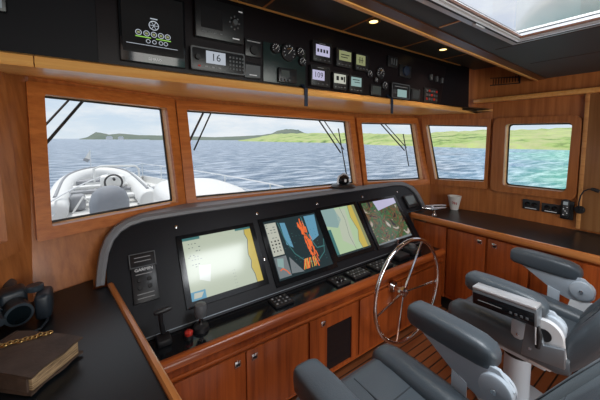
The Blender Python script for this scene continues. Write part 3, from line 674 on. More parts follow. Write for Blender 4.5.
MB().lathe([(0, .5525), (.020, .5525), (.018, .572), (0, .572)], (.318, 1.375, 0)).build('base', 'black_matte', t)
MB().lathe([(0, .572), (.018, .572), (.019, .586), (.012, .592), (0, .593)], (.318, 1.375, 0)).build('cap', 'red', t)
def keypad(x0, x1, y0, y1, label, cols, rows, ball=None, name='control_keypad'):
    t = thing(name, ((x0+x1)/2, (y0+y1)/2, .552), label, 'keypad')
    MB().box(x0, x1, y0, y1, .5525, .568, .005).build('housing', 'black_matte', t)
    for i in range(cols):
        for j in range(rows):
            x = x0+(i+.7)*(x1-x0)/(cols+.4); y = y0+(j+.7)*(y1-y0)/(rows+.4)
            MB().box(x-.006, x+.006, y-.005, y+.005, .568, .572, .0015).build('key', 'plastic_grey' if (i+j) % 2 else 'mark_dim', t)
    if ball: MB().lathe([(0, .568), (.026, .568), (.024, .58), (.015, .592), (0, .595)], (ball[0], ball[1], 0)).build('trackball', 'black_gloss', t)
    return t
keypad(.775, .895, 1.335, 1.435, 'small black keypad on the shelf below the second chart screen', 4, 3)
keypad(1.215, 1.335, 1.315, 1.43, 'black trackball keypad on the shelf left of the steering wheel', 3, 2, (1.275, 1.36))
keypad(1.375, 1.53, 1.32, 1.43, 'wide black keypad behind the left rim of the steering wheel', 6, 3)
keypad(1.60, 1.78, 1.32, 1.43, 'black keypad behind the top of the steering wheel', 5, 3)
t = thing('engine_lever', (1.93, 1.39, .552), 'chrome engine lever on the shelf right of the steering wheel', 'lever')
MB().box(1.87, 2.0, 1.33, 1.45, .5525, .59, .01).build('base', 'black_matte', t)
MB().tube([(1.93, 1.40, .59), (1.925, 1.395, .66), (1.915, 1.39, .71)], [.008, .007, .010]).build('stem', 'chrome', t)
t = thing('engine_lever', (2.10, 1.39, .552), 'black engine control box with grey dial at right end of shelf', 'lever')
MB().box(2.05, 2.18, 1.34, 1.44, .5525, .60, .012).build('base', 'plastic_dark', t)
MB().lathe([(0, .60), (.03, .60), (.026, .625), (0, .63)], (2.11, 1.39, 0)).build('dial', 'plastic_grey', t)

# compass on the hood
CPX, CPY, HZ = 1.745, 1.835, 1.0785
t = thing('compass', (CPX, CPY, HZ), 'black ball compass with round base on top of the console hood', 'compass')
MB().lathe([(0, HZ), (.105, HZ), (.108, HZ+.010), (.095, HZ+.022), (.065, HZ+.028), (0, HZ+.028)], (CPX, CPY, 0)).build('base', 'plastic_dark', t)
MB().lathe([(.03, HZ+.028), (.050, HZ+.042), (.056, HZ+.062), (.048, HZ+.088), (.025, HZ+.104), (0, HZ+.108)], (CPX, CPY, 0)).build('bowl', 'black_gloss', t)
MB().tube([(CPX-.062, CPY, HZ+.024), (CPX-.066, CPY, HZ+.06), (CPX-.050, CPY, HZ+.096), (CPX, CPY, HZ+.116), (CPX+.050, CPY, HZ+.096), (CPX+.066, CPY, HZ+.06), (CPX+.062, CPY, HZ+.024)], .007).build('bail', 'alu', t)
for dx in (-.022, .026): MB().lathe([(0, -.054), (.013, -.053), (.013, -.046), (0, -.044)], (CPX+dx, CPY, HZ+.064), 'y', 14).build('dial', 'paper_white', t)

# ------------------------------------------------------------------ steering wheel
WX, WY, WZ, WR = 1.683, 1.12, .480, .345
t = thing('steering_wheel', (WX, 1.262, .48), 'large spoked chrome steering wheel on the wooden console front', 'steering wheel')
MB().tube([(WX+WR*math.cos(a), WY, WZ+WR*math.sin(a)) for a in [i*2*math.pi/64 for i in range(64)]], .0125, 12, True).build('rim', 'chrome', t)
for a in (67, 192, 249, 355):
    a = R(a); MB().tube([(WX+.03*math.cos(a), WY+.040, WZ-.03+.03*math.sin(a)), (WX+(WR-.006)*math.cos(a), WY, WZ+(WR-.006)*math.sin(a))], .0072, 8).build('spoke', 'chrome', t)
MB().lathe([(0, WY+.012), (.014, WY+.014), (.018, WY+.025), (.034, WY+.030), (.036, WY+.052), (.02, WY+.06), (.018, 1.245), (.042, 1.247), (.043, 1.2615), (0, 1.2615)], (WX, 0, WZ-.03), 'y').build('hub', 'chrome', t)
MB().tube([(WX-.085, WY+.02, WZ+.01), (WX-.03, WY+.018, WZ-.02), (WX, WY+.018, WZ-.03)], [.010, .008, .007]).build('lock_handle', 'chrome', t)

# ------------------------------------------------------------------ starboard counter
cabR = thing('side_cabinet', (2.7, .3, 0), 'long wooden side cabinet with chrome latches along starboard wall', 'cabinet')
f = MB(); f.prism([(2.402, -1.5), (2.985, -1.5), (2.985, 1.14), (2.86, 1.45), (2.402, 1.45)], 'z', .14, .776); f.build('body', 'cabinet', cabR, 20)
MB().box(2.46, 2.86, -1.45, 1.57, .003, .139).build('plinth', 'black_matte', cabR)
for (y1, y0, la) in ((1.245, .948, .991), (.940, .676, .888), (.668, .25, .62), (.242, -.15, .20)):
    d = MB(CB).box(-y1+.004, -y0-.004, .175, .745, -.010, .006, .003); o = d.build('door', 'cabinet', cabR)
    MB(CB).m('chrome').box(-la-.017, -la+.017, .690, .722, .0062, .011, .003).m('black_matte').box(-la-.010, -la+.010, .696, .710, .011, .0115).build('latch', None, o)
MB(CB).box(-1.56, -1.255, .14, .745, -.010, .004, .003).build('end_panel', 'cabinet', cabR)
wt = thing('countertop', (2.7, .3, .78), 'black countertop with rounded wood edge on the starboard cabinet', 'countertop')
f = MB(); f.prism([(2.400, -1.5), (2.992, -1.5), (2.992, 1.15), (2.875, 1.67), (2.712, 1.70), (2.71, 1.595), (2.400, 1.595)], 'z', .778, .800); f.build('surface', 'black_top', wt)
f = MB(); f.prism([(2.400, .762), (2.400, .808), (2.392, .813), (2.380, .811), (2.373, .800), (2.373, .772), (2.380, .762)][:], 'y', 0, 0) if False else None
f = MB(); pr = [(2.3995, .762), (2.3995, .808), (2.392, .813), (2.380, .811), (2.373, .800), (2.373, .772), (2.380, .762)]
f.loft([[(a, y, b) for a, b in pr] for y in (-1.5, 1.585)]); f.build('edge', 'nosing', wt)

# items on it
t = thing('paper_cup', (2.86, 1.20, .8), 'white tapered cup with dark red print on starboard countertop', 'cup')
CX, CY = 2.872, 1.44
MB().lathe([(0, .8005), (.036, .8005), (.038, .81), (.058, .925), (.062, .93), (.062, .936), (.056, .934), (.052, .92), (.034, .812), (0, .812)], (CX, CY, 0)).build('body', 'paper_white', t)
pm = MB()
ang = math.atan2(-CY, -CX)
for k, dz in ((0, .873), (.32, .868), (-.28, .876)):
    a = ang+k; r_ = .038+(dz-.81)/.115*.02+.0008
    pm.tube([(CX+r_*math.cos(a), CY+r_*math.sin(a), dz-.012), (CX+r_*1.01*math.cos(a+.12), CY+r_*1.01*math.sin(a+.12), dz), (CX+(r_+.003)*math.cos(a-.05), CY+(r_+.003)*math.sin(a-.05), dz+.012)], .003, 5)
pm.build('print', 'red', t)
t = thing('chrome_fitting', (2.50, 1.47, .8), 'chrome twin armed fitting on a short stem near the countertop corner', 'fitting')
MB().lathe([(0, .8005), (.022, .8005), (.018, .808), (.010, .816), (.009, .852), (0, .852)], (2.50, 1.43, 0)).build('stem', 'chrome', t)
MB().tube([(2.40, 1.49, .872), (2.45, 1.455, .864), (2.50, 1.43, .858), (2.56, 1.40, .864), (2.60, 1.375, .866)], [.007, .011, .013, .011, .006]).build('arm', 'chrome', t)
MB().tube([(2.47, 1.50, .878), (2.53, 1.47, .874), (2.60, 1.45, .872), (2.66, 1.41, .874)], [.006, .010, .010, .006]).build('arm', 'chrome', t)
MB().tube([(2.50, 1.43, .858), (2.53, 1.47, .872)], .006).build('link', 'chrome', t)
# wall sockets, phone, gooseneck lamp
for (a, b, z0, z1, lb) in ((.802, .920, .898, .982, 'black wall outlet plate under the side window, nearer the window corner'), (.670, .788, .897, .972, 'black wall outlet plate next to the handset on the wall')):
    t = thing('wall_outlet', (3.0, (a+b)/2, z0), lb, 'outlet', 'black outlet plates on the starboard wall')
    MB(WS).box(-b, -a, z0, z1, .001, .010, .003).build('plate', 'plastic_dark', t)
    for i in (0, 1):
        cx_ = -b+(b-a)*(.3+.4*i); MB(WS).lathe([(0, .010), (.020, .010), (.018, .013), (.006, .0115), (0, .0115)], (cx_, (z0+z1)/2+.004, 0), n=18).build('socket', 'black_gloss', t)
    MB(WS).box(-b+.02, -a-.02, z0+.010, z0+.014, .010, .011).build('legend', 'mark', t)
t = thing('telephone_handset', (2.98, .63, .87), 'dark handset with grey keypad hanging in its wall cradle', 'telephone')
MB(WS).box(-.668, -.590, .868, 1.015, .001, .018, .006).build('cradle', 'black_matte', t)
MB(WS).prism([(-.655, .885), (-.618, .885), (-.612, .90), (-.612, 1.02), (-.620, 1.028), (-.648, 1.028), (-.655, 1.02)], 'z', .0182, .040, .004).build('handset', 'plastic_dark', t)
MB(WS).box(-.648, -.620, .985, 1.012, .0405, .0415).build('screen', 'scr_grey', t)
for j in range(5):
    for i in range(3): MB(WS).box(-.648+i*.0105, -.641+i*.0105, .905+j*.015, .912+j*.015, .0405, .0425).build('key', 'mark' if (i+j) % 3 == 0 else 'plastic_grey', t)
t = thing('gooseneck_lamp', (2.97, .575, .94), 'small black gooseneck lamp curving from a round base on wall', 'lamp')
WL = frame((2.970, 0, 0), (0, -1, 0), (0, 0, 1), (-1, 0, 0))
MB(WL).lathe([(0, .003), (.030, .003), (.030, .016), (.024, .024), (0, .026)], (-.553, .965, 0)).build('base', 'black_matte', t)
MB(WL).tube([(-.553, .965, .02), (-.553, .985, .045), (-.552, 1.03, .05), (-.545, 1.08, .05), (-.530, 1.115, .05), (-.505, 1.132, .05), (-.485, 1.135, .05)], .0045).build('gooseneck', 'black_matte', t)
MB(WL).tube([(-.495, 1.134, .05), (-.480, 1.134, .05), (-.462, 1.127, .05), (-.450, 1.122, .05)], [.010, .013, .014, .011], 14).build('lamp_head', 'plastic_dark', t)

# ------------------------------------------------------------------ port counter
ca = thing('chart_counter', (-.2, 1.0, 0), 'black topped counter with polished wood edge at the left', 'countertop')
f = MB(); f.prism([(.010, 1.62), (.128, .80), (.205, .28), (-.57, .28), (-.57, 1.0), (-.285, 1.62), (-.22, 1.68), (-.045, 1.738), (-.045, 1.62)], 'z', .775, .798); f.build('surface', 'black_top', ca)
f = MB(); pr = [(0, -.045), (0, .006), (.005, .012), (.017, .012), (.023, .006), (.023, -.035), (.018, -.045)]
rg = []
for (x, y) in ((.012, 1.615), (.128, .80), (.206, .28)): rg.append([(x+a, y+a*.14, .80+b) for a, b in pr])
f.loft(rg); f.build('edge', 'nosing', ca)
f = MB(); f.prism([(.002, 1.44), (.115, .80), (.19, .32), (-.56, .32), (-.56, .95), (-.38, 1.40)], 'z', .003, .774); f.build('body', 'cabinet', ca, 20)

# binoculars
BN = thing('binoculars', (-.27, 1.55, .8), 'pair of black binoculars standing on the left counter behind the journal', 'binoculars')
dv = Vector((.30, -.95, -.05)).normalized(); sd = Vector((.95, .30, 0)).normalized(); up_ = Vector((0, 0, 1))
for k, c0 in enumerate((Vector((-.262, 1.425, .858)), Vector((-.355, 1.37, .858)))):
    a = c0+dv*.005; b_ = c0-dv*.085
    o = MB(); o.m('bino').tube([a, a-dv*.004, a-dv*.03, a-dv*.034, b_], [.036, .041, .041, .038, .034], 24); o.build('barrel', None, BN)
    MB().m('lens').tube([a+dv*.0005, a+dv*.001], [.032, .032], 24).m('bino_metal').tube([a-dv*.004, a+dv*.004], [.0415, .0415], 24).m('lens').tube([a+dv*.0045, a+dv*.005], [.033, .033], 24).build('objective_lens', None, BN)
    pc = c0-dv*.105+up_*.012
    M_ = frame(pc, sd, -dv, up_)
    MB(M_).box(-.040, .040, -.035, .040, -.035, .045, .014, 3).build('prism_housing', 'bino', BN)
    e0 = pc-dv*.03+up_*.025
    MB().m('bino_metal').tube([e0, e0-dv*.02, e0-dv*.045, e0-dv*.062], [.020, .024, .024, .027], 20).build('eyepiece', None, BN)
mid = Vector((-.295, 1.36, .862))
MB().m('bino').tube([mid-dv*.02, mid-dv*.10], [.014, .014], 14).m('bino_metal').tube([mid-dv*.10, mid-dv*.125], [.018, .018], 16).build('hinge', None, BN)
MB().box(-.222, -.172, 1.43, 1.53, .803, .905, .018, 3).build('side_housing', 'bino', BN)
for c_ in (Vector((-.225, 1.50, .905)), Vector((-.34, 1.44, .905))): MB().lathe([(0, 0), (.026, 0), (.028, .006), (.028, .018), (.024, .022), (0, .022)], c_).build('focus_cap', 'bino_metal', BN)
MB().tube([(-.25, 1.36, .8065), (-.20, 1.37, .806), (-.185, 1.42, .806), (-.19, 1.47, .806), (-.195, 1.50, .82), (-.20, 1.51, .86)], .005, 6).build('strap', 'bino', BN)

# journal
J = thing('leather_journal', (-.2, 1.1, .8), 'thick brown leather journal with deckled pages and brass clasp', 'book')
er = Vector((-.68, -.735, 0)).normalized()      # along fore edge, R -> N
ew = Vector((er.y, -er.x, 0))                    # towards the spine
if ew.x > 0: ew = -ew
MJ = frame((-.070, 1.135, .8), er, ew, (0, 0, 1))
LJ, WJ = .157, .245
MB(MJ).box(.006, LJ-.008, .004, WJ-.008, .0075, .052, .003).build('page_block', 'pages', J)
f = MB(MJ)
def leaf(z, ov):
    rg = []
    for i in range(13):
        u_ = i/12; x = -.004+u_*(LJ+.006); w = .003*math.sin(u_*11)
        top = [(x, -ov+w, z-.001), (x, .05, z+.002), (x, .12, z+.003), (x, .19, z+.002), (x, WJ, z-.004)]
        rg.append(top+[(a, b, c-.006) for a, b, c in top[::-1]])
    f.loft(rg)
leaf(.0600, .003); leaf(.0120, .001)
f.prism([(WJ-.008, .001), (WJ, .003), (WJ+.007, .014), (WJ+.009, .03), (WJ+.007, .047), (WJ, .058), (WJ-.008, .058), (WJ-.001, .046), (WJ+.001, .03), (WJ-.001, .014)], 'x', -.004, LJ)
f.prism([(.010, .002), (WJ, .002), (WJ, .057), (.06, .057), (.010, .050)], 'x', LJ-.0055, LJ+.001, .0015)
f.build('cover', 'journal', J)
f = MB(MJ); f.m('journal')
def sp(t_, o=0): return (-.004+t_*.105+o*.6, .105+t_*.125-o*.8)
f.loft([[(*sp(t_, -.013), .0602), (*sp(t_, .013), .0602), (*sp(t_, .013), .0640), (*sp(t_, -.013), .0640)] for t_ in (0, .5, 1)])
f.m('brass')
for i in range(13):
    a_, b_ = sp(.06+i*.072, .003*math.sin(i*2.3))
    f.tube([(a_+.008*math.cos(a), b_+.008*math.sin(a), .0665+.001*math.sin(i)) for a in [j_*math.pi/4 for j_ in range(8)]], .0024, 5, True)
f.build('clasp', None, J)

# ------------------------------------------------------------------ helm chairs
def rbox(x0, x1, y0, y1, z0, z1, bev, M=None, seg=5): return MB(M).box(x0, x1, y0, y1, z0, z1, bev, seg)
def chair(cx, label):
    t = thing('helm_chair', (cx, .56, 0), label, 'chair', 'grey leather helm chairs')
    W = Matrix.Translation((cx, .56, 0))
    MB(W).lathe([(0, .002), (.20, .002), (.20, .014), (.17, .022), (.075, .03), (0, .03)], (0, 0, 0), n=36).build('base_plate', 'frame_grey', t)
    MB(W).lathe([(0, .03), (.062, .03), (.062, .33), (.050, .335), (.050, .40), (0, .40)], (0, 0, 0)).build('pedestal', 'frame_grey', t)
    MB(W).m('black_matte').lathe([(.063, .30), (.069, .302), (.069, .338), (.063, .34)], (0, 0, 0)).m('chrome').tube([(.06, .02, .325), (.10, .03, .33), (.13, .03, .332)], .008).build('collar', None, t)
    MB(W).box(-.20, .20, -.17, .17, .402, .438, .006).m('steel_grey').box(-.23, .23, -.20, .20, .438, .45, .004).build('seat_frame', 'frame_grey', t)
    # seat cushion, waterfall front
    s = MB(W)
    prof = [(-.24, .452), (-.24, .50), (-.20, .525), (.0, .535), (.14, .545), (.21, .545), (.245, .53), (.262, .50), (.260, .465), (.235, .452)]
    s.m('leather_grey').loft([[(x, a*k+(0 if k == 1 else .004), b) for a, b in prof] for x, k in ((-.19, 1), (-.1, 1.0), (0, 1.0), (.1, 1.0), (.19, 1))])
    s.m('seam_dark').box(-.17, .17, .055, .059, .536, .5405); s.box(-.0018, .0018, .06, .205, .538, .5465); s.build('seat', None, t)
    for sg in (-1, 1):
        b = MB(W)
        rings = []
        for (y, z, w, h) in ((-.26, .50, .035, .045), (-.22, .505, .055, .06), (-.05, .515, .060, .068), (.10, .52, .060, .068), (.19, .52, .060, .066), (.24, .515, .054, .058), (.268, .505, .038, .042), (.278, .50, .014, .018)):
            rings.append([(sg*.215+w*math.copysign(abs(math.cos(a))**.75, math.cos(a)), y, z+h*math.copysign(abs(math.sin(a))**.75, math.sin(a))) for a in [i*2*math.pi/20 for i in range(20)]])
        b.loft(rings); b.build('side_bolster', 'leather_grey', t)
    # backrest reclined 27 degrees
    Bk = W @ Matrix.Translation((0, -.225, .50)) @ Matrix.Rotation(R(30), 4, 'X')
    k = MB(Bk); k.m('leather_grey').box(-.19, .19, -.055, .035, .0, .74, .028, 4)
    k.m('seam_dark')
    for z in (.20, .38, .56): k.box(-.185, .185, .032, .0365, z, z+.004)
    k.build('backrest', None, t)
    for sg in (-1, 1):
        b = MB(Bk); rings = []
        for (z, w, h) in ((-.02, .02, .03), (0, .042, .058), (.10, .052, .070), (.40, .052, .072), (.62, .05, .066), (.72, .042, .052), (.755, .022, .03)):
            rings.append([(sg*.195+w*math.copysign(abs(math.cos(a))**.8, math.cos(a)), -.005+h*.8*math.copysign(abs(math.sin(a))**.8, math.sin(a)), z) for a in [i*2*math.pi/20 for i in range(20)]])
        b.m('leather_grey').loft(rings)
        b.m('seam_dark').tube([(sg*.180, .0425, .08), (sg*.180, .0515, .25), (sg*.180, .0515, .4), (sg*.180, .045, .60)], .0022, 5)
        b.build('back_bolster', None, t)
    MB(Bk).box(-.20, .20, -.075, -.056, .0, .70, .008).build('back_shell', 'frame_grey', t)
    for sg in (-1, 1):
        arm = MB(W); x = sg*.292
        # pad: rounded block tapering aft
        rings = []
        for (y, zc, w, h) in ((.152, .758, .022, .018), (.146, .758, .040, .034), (.128, .758, .049, .045), (.05, .757, .052, .050), (-.06, .755, .052, .050), (-.13, .752, .050, .047), (-.165, .748, .044, .040), (-.182, .745, .030, .025), (-.188, .744, .012, .010)):
            rings.append([(x+w*math.copysign(abs(math.cos(a))**.55, math.cos(a)), y, zc+h*math.copysign(abs(math.sin(a))**.55, math.sin(a))) for a in [i*2*math.pi/24 for i in range(24)]])
        arm.m('leather_grey').loft(rings); pad = arm.build('arm_pad', None, t)
        xi = sg*.262 if sg < 0 else .262
        br = MB(W)
        br.m('frame_grey').prism([(.10, .735), (.075, .712), (.0, .665), (-.08, .615), (-.15, .595), (-.215, .60), (-.245, .64), (-.245, .69), (-.20, .735)], 'x', xi-.008, xi+.008, .002)
        br.build('arm_bracket', None, t)
        dk = MB(W); sx_ = -1
        for q in (-1, 1): dk.m('frame_grey').lathe([(0, 0), (.052, 0), (.050, q*.014), (.044, q*.018), (0, q*.018)], (xi+q*.008, -.195, .668), 'x', 28)
        dk.m('chrome').lathe([(0, -.018), (.010, -.019), (.009, -.024), (0, -.025)], (xi-.008, -.195, .668), 'x', 12); dk.build('pivot_disc', None, t)
        MB(W).m('frame_white').prism([(-.15, .60), (-.24, .62), (-.25, .54), (-.20, .45), (-.12, .45)], 'x', xi-sg*.010-.006, xi-sg*.010+.006, .001).build('side_plate', None, t)
        tb = MB(W).m('frame_grey').prism([(-.05, .64), (-.105, .625), (-.105, .56), (-.09, .545), (-.065, .545), (-.05, .56)], 'x', xi-.015, xi-.0085, .001).m('chrome').lathe([(0, 0), (.007, 0), (.006, -.005), (0, -.006)], (xi-.015, -.078, .568), 'x', 12); tb.build('bracket_tab', None, t)
    return t, W
cA, WA = chair(.80, 'grey leather helm chair in the foreground nearest the camera, no control box')
cB, WB = chair(1.885, 'grey leather helm chair farther right with chrome control box on its armrest')
# control box and lever on the port arm of chair B
f = MB(); x1_, x0_ = 1.432, 1.372
Lb = Matrix.Translation((1.500, .505, .745)) @ Matrix.Rotation(R(-3), 4, 'X')
cb = MB(Lb).m('steel_grey').box(-.032, .030, -.128, .128, -.040, .034, .006, 2).build('control_box', None, cB)
MB(Lb).box(-.036, -.0325, -.120, .122, -.036, .020, .001).build('face', 'black_gloss', cb)
MB(Lb).box(-.034, .032, -.126, .126, .0342, .047, .004).build('lid', 'alu', cb)
for i in range(4): MB(Lb).box(-.039, -.036, -.10+i*.02, -.09+i*.02, -.018, -.008, .001).build('button', 'plastic_grey', cb)
MB(Lb).box(-.037, -.036, .0, .10, -.012, -.009).build('legend', 'mark_dim', cb)
MB().box(1.512, 1.58, .45, .56, .69, .705, .003).build('box_mount', 'frame_grey', cB)
rg = MB().m('frame_white').lathe([(.026, 1.512), (.062, 1.512), (.062, 1.538), (.058, 1.542), (.026, 1.542), (.026, 1.512)], (0, .362, .672), 'x', 32); rg.build('pivot_ring', None, cB)
MB().m('black_matte').lathe([(0, 1.508), (.026, 1.508), (.026, 1.540), (0, 1.540)], (0, .362, .672), 'x', 20).build('dial', None, cB)
MB().m('steel_grey').prism([(.42, .70), (.40, .72), (.375, .71), (.355, .64), (.29, .66), (.285, .58), (.43, .555)], 'x', 1.485, 1.505, .002).m('chrome').lathe([(0, 1.482), (.006, 1.482), (.006, 1.485), (0, 1.485)], (0, .40, .60), 'x', 10).build('lever_plate', None, cB)
MB().m('black_matte').tube([(1.478, .375, .715), (1.476, .368, .68), (1.476, .372, .625)], [.008, .011, .009], 10).m('frame_white').tube([(1.471, .381, .712), (1.469, .376, .64)], .003, 6).build('lever', None, cB)

# ------------------------------------------------------------------ outside: sea, islands
f = MB(); n = 8
f.poly([(-9000, -200, -6), (9000, -200, -6), (9000, 16000, -6), (-9000, 16000, -6)]); sea = struct('sea', f, 'sea', 0)
sea.location = (0, 0, -6); 
for v_ in sea.data.vertices: v_.co.x += 0; v_.co.y += POS['sea'].y
sea.location = (0, 0, -6)
HZR = 138.5
def ray_dir(px):   # bearing east of the bow for a column of the view, used to lay the coastline out as bearings
    return R(35)+math.atan((px-300)/290)
def island(name, cols, mname, rows=((1, 0), (1.04, .12), (1.15, .25), (1.5, .55), (2.2, .85), (3.0, 1.0), (3.4, .9)), rough=.12):
    """cols: (bearing source column, shore depression px, skyline px height)"""
    f = MB(); rings = []
    fine = []
    for (a, b) in zip(cols, cols[1:]):
        for i in range(8):
            u_ = i/8; fine.append(tuple(a[j]*(1-u_)+b[j]*u_ for j in range(3)))
    fine.append(cols[-1])
    for (px, dep, hp) in fine:
        th = ray_dir(px); cz = math.cos(th-R(35)); D = 7.5*290/dep/cz; ring = []
        for (k, hf) in rows:
            d = D*k; H = (hp/290*(D*3)*cz+7.5)*hf
            H *= 1+rough*(random.random()-.5) if hf else 1
            ring.append((d*math.sin(th), d*math.cos(th), -6.2+(H+.3 if hf else 0)))
        rings.append(ring)
    f.loft(rings, close=False); o = f.build(name, mname, None, 60); return tag(o, kind='structure')
island('coast', [(236, 2.6, -1.2), (258, 3.0, 1.2), (275, 3.4, 4.2), (300, 3.9, 4.6), (330, 4.4, 4.8), (348, 5.0, 5.0), (372, 6.3, 4.6), (412, 7.6, 4.0), (440, 8.6, 6.0), (488, 10.0, 8.0), (540, 11.0, 8.6), (600, 12.2, 10.4), (680, 14, 12)], 'island')
island('headland', [(150, 1.6, -.2), (190, 1.6, 1.0), (215, 1.6, 1.2), (245, 1.8, 2.2), (262, 1.8, 3.2), (272, 1.8, 4.4), (278, 1.8, 7.0), (287, 1.8, 8.2), (298, 1.8, 7.6), (304, 1.8, 5.0), (330, 1.8, 2.0)], 'far_hills', rough=.05)
island('far_island', [(78, .95, -.7), (88, .95, 1.2), (97, .95, 5.6), (102, .95, 5.0), (110, .95, 3.4), (120, .95, 4.4), (140, .95, 3.0), (165, .95, 2.6), (185, .95, 2.0), (215, .95, 1.2), (235, .95, -.5)], 'far_hills', rough=.04)
def house(px, dep, w, h, label, roof='far_hills'):
    th = ray_dir(px); d = 7.5*290/dep/math.cos(th-R(35)); W = Matrix.Translation((d*math.sin(th), d*math.cos(th), 0)) @ Matrix.Rotation(-th, 4, 'Z')
    z0 = h[0]; t = thing('house', W @ Vector((0, 0, z0)), label, 'house', 'distant white houses on the coast')
    MB(W).box(-w/2, w/2, -w*.3, w*.3, z0, z0+h[1]).build('wall', 'gel_white', t)
    MB(W).prism([(-w*.54, z0+h[1]), (w*.54, z0+h[1]), (w*.3, z0+h[1]*1.5), (-w*.3, z0+h[1]*1.5)], 'y', -w*.33, w*.33).build('roof', 'frame_white', t)
house(110, 1.0, 42, (-6, 17), 'white blocky house on the far left shore below the hill peak')
house(121.5, 1.0, 36, (-6, 15), 'white blocky house on the far left shore, right of the hill')
house(448, 8.0, 5, (-5.5, 1.6), 'tiny white house on the green coast through the fourth window')
house(556, 9.8, 5, (-5, 1.5), 'tiny white house on the green coast through the rounded side window')

# ------------------------------------------------------------------ outside: foredeck
def hullw(y): # half width of the deck at y
    u_ = max(0, min(1, (y-2.1)/7.0)); return 1.75*(1-u_**1.9)+.03
f = MB(); ys = [2.15+i*.35 for i in range(21)]
port = [(1.2-hullw(y)-.15*(y-2)/7, y) for y in ys]; stb = [(1.2+hullw(y)*.62-.2*(y-2.1)/7, y) for y in ys]
deck_pts = port+stb[::-1]
f.m('deck_white').prism(deck_pts, 'z', .22, .30)
f.m('gel_white').loft([[(x, y, .30), (x, y, .46), (x+.06*(1 if i > 20 else -1), y, .46), (x+.08*(1 if i > 20 else -1), y, -1.5)] for i, (x, y) in enumerate(deck_pts)], close=False)
struct('foredeck', f)
pr = thing('bow_rail', (1.1, 6, .46), 'polished steel bow railing around the white foredeck', 'railing')
def edge(lst, z, k0=0): return [(x, y, z) for x, y in lst]
path = [(x, y) for x, y in deck_pts if y > 3.2]
MB().tube(edge(path, .80), .010, 8).build('top_rail', 'frame_white', pr); MB().tube(edge(path, .63), .006, 8).build('middle_rail', 'frame_white', pr)
for i in range(0, len(path), 4): MB().cyl((path[i][0], path[i][1], .461), (path[i][0], path[i][1], .80), .011, None, 8).build('post', 'frame_white', pr)
# raised white housing ahead of the windows
HW = thing('deck_housing', (.85, 3.3, .30), 'rounded white moulded housing on the foredeck below centre window', 'deck box')
f = MB(); rings = []
for (k, z) in ((1, .302), (1, .86), (.96, .92), (.86, .96), (.70, .975)):
    ring = []
    for i in range(32):
        a = i*2*math.pi/32; cx_, cy_ = .93, 3.35; rx, ry = .42*k, .85*k
        ring.append((cx_+rx*math.copysign(abs(math.cos(a))**.6, math.cos(a)), cy_+ry*math.copysign(abs(math.sin(a))**.6, math.sin(a)), z))
    rings.append(ring)
f.loft(rings); f.build('moulding', 'gel_white', HW)
MB().lathe([(0, .975), (.045, .975), (.04, .99), (0, .995)], (.72, 3.2, 0)).build('filler_cap', 'black_matte', HW)
# dinghy on chocks
DG = thing('dinghy', (-.05, 5.6, .30), 'white inflatable dinghy stowed on the foredeck with console and seats', 'dinghy')
def U(x, y): return (x, y)
pth = []
cx_ = .02
for (x, y, z) in ((-.44, 4.3, .64), (-.46, 4.8, .64), (-.48, 5.5, .66), (-.48, 6.1, .70), (-.42, 6.6, .74), (-.22, 6.95, .78), (.02, 7.02, .80), (.26, 6.95, .78), (.46, 6.6, .74), (.52, 6.1, .70), (.56, 5.5, .66), (.58, 4.8, .64), (.58, 4.5, .64)): pth.append((x, y, z))
def smooth_path(P, k=3):
    P = [Vector(p) for p in P]
    for _ in range(k-1):
        Q = [P[0]]
        for a, b in zip(P, P[1:]): Q += [a*.75+b*.25, a*.25+b*.75]
        P = Q+[P[-1]]
    return P
P_ = smooth_path(pth); rr = [.135]*len(P_); rr[0] = .08; rr[-1] = .08; rr[1] = .12; rr[-2] = .12
MB().tube(P_, rr, 20).build('tube', 'tube_white', DG)
P2 = [p+Vector((0, 0, .085)) for p in smooth_path(pth)]; MB().tube([Vector((p.x*1.0, p.y, p.z+.05)) for p in P2[4:-4]], .02, 6).build('grab_rope', 'inner_grey', DG)
f = MB().prism([(-.42, 4.4), (.52, 4.6), (.52, 6.2), (.30, 6.7), (.03, 6.85), (-.26, 6.7), (-.44, 6.2)], 'z', .44, .52); f.build('hull', 'gel_white', DG)
MB().box(-.36, .42, 6.30, 6.5, .52, .76, .03).m('tube_white').box(-.20, .14, 6.285, 6.299, .62, .72, .004).build('bow_locker', 'inner_grey', DG)
for (y, z, m_) in ((5.95, .72, 'tube_white'), (5.55, .70, 'inner_grey'), (5.15, .66, 'tube_white')): MB().box(-.36, .46, y-.09, y+.09, z-.05, z, .02).build('seat', m_, DG)
cs_ = MB().box(.02, .36, 5.50, 5.80, .705, .90, .04).build('console', 'gel_white', DG)
MB().tube([(.19+.115*math.cos(a), 5.34+.05*math.sin(a), .82+.11*math.sin(a)) for a in [i*math.pi/12 for i in range(24)]], .014, 8, True).m('rubber').tube([(.20, 5.49, .86), (.20, 5.34, .86)], .02, 8).build('wheel', 'rubber', cs_)
MB().tube([(-.06, 6.1, .76), (-.06, 6.1, .98), (.04, 6.1, 1.02), (.56, 6.1, 1.0), (.62, 6.1, .94), (.62, 6.1, .60)], .018, 8).build('grab_frame', 'tube_white', DG)
for x in (-.30, -.12): MB().tube([(x, 4.75, .52), (x+.12, 4.80, .72), (x+.22, 5.0, .55)], .014, 8).build('strut', 'tube_white', DG)
MB().tube([(.46, 4.9, .52), (.62, 4.95, .80), (.80, 5.0, .55)], .014, 8).build('strut', 'tube_white', DG)
MB().box(-.34, -.16, 4.85, 5.05, .521, .74, .05, 3).build('bag', 'inner_grey', DG)
MB().box(.66, .88, 5.2, 5.4, .45, .70, .05, 3).build('bag', 'inner_grey', DG)
CV = thing('covered_engine', (.18, 4.72, .30), 'round grey fabric cover over the engine at the dinghy stern', 'engine cover')
rings = []
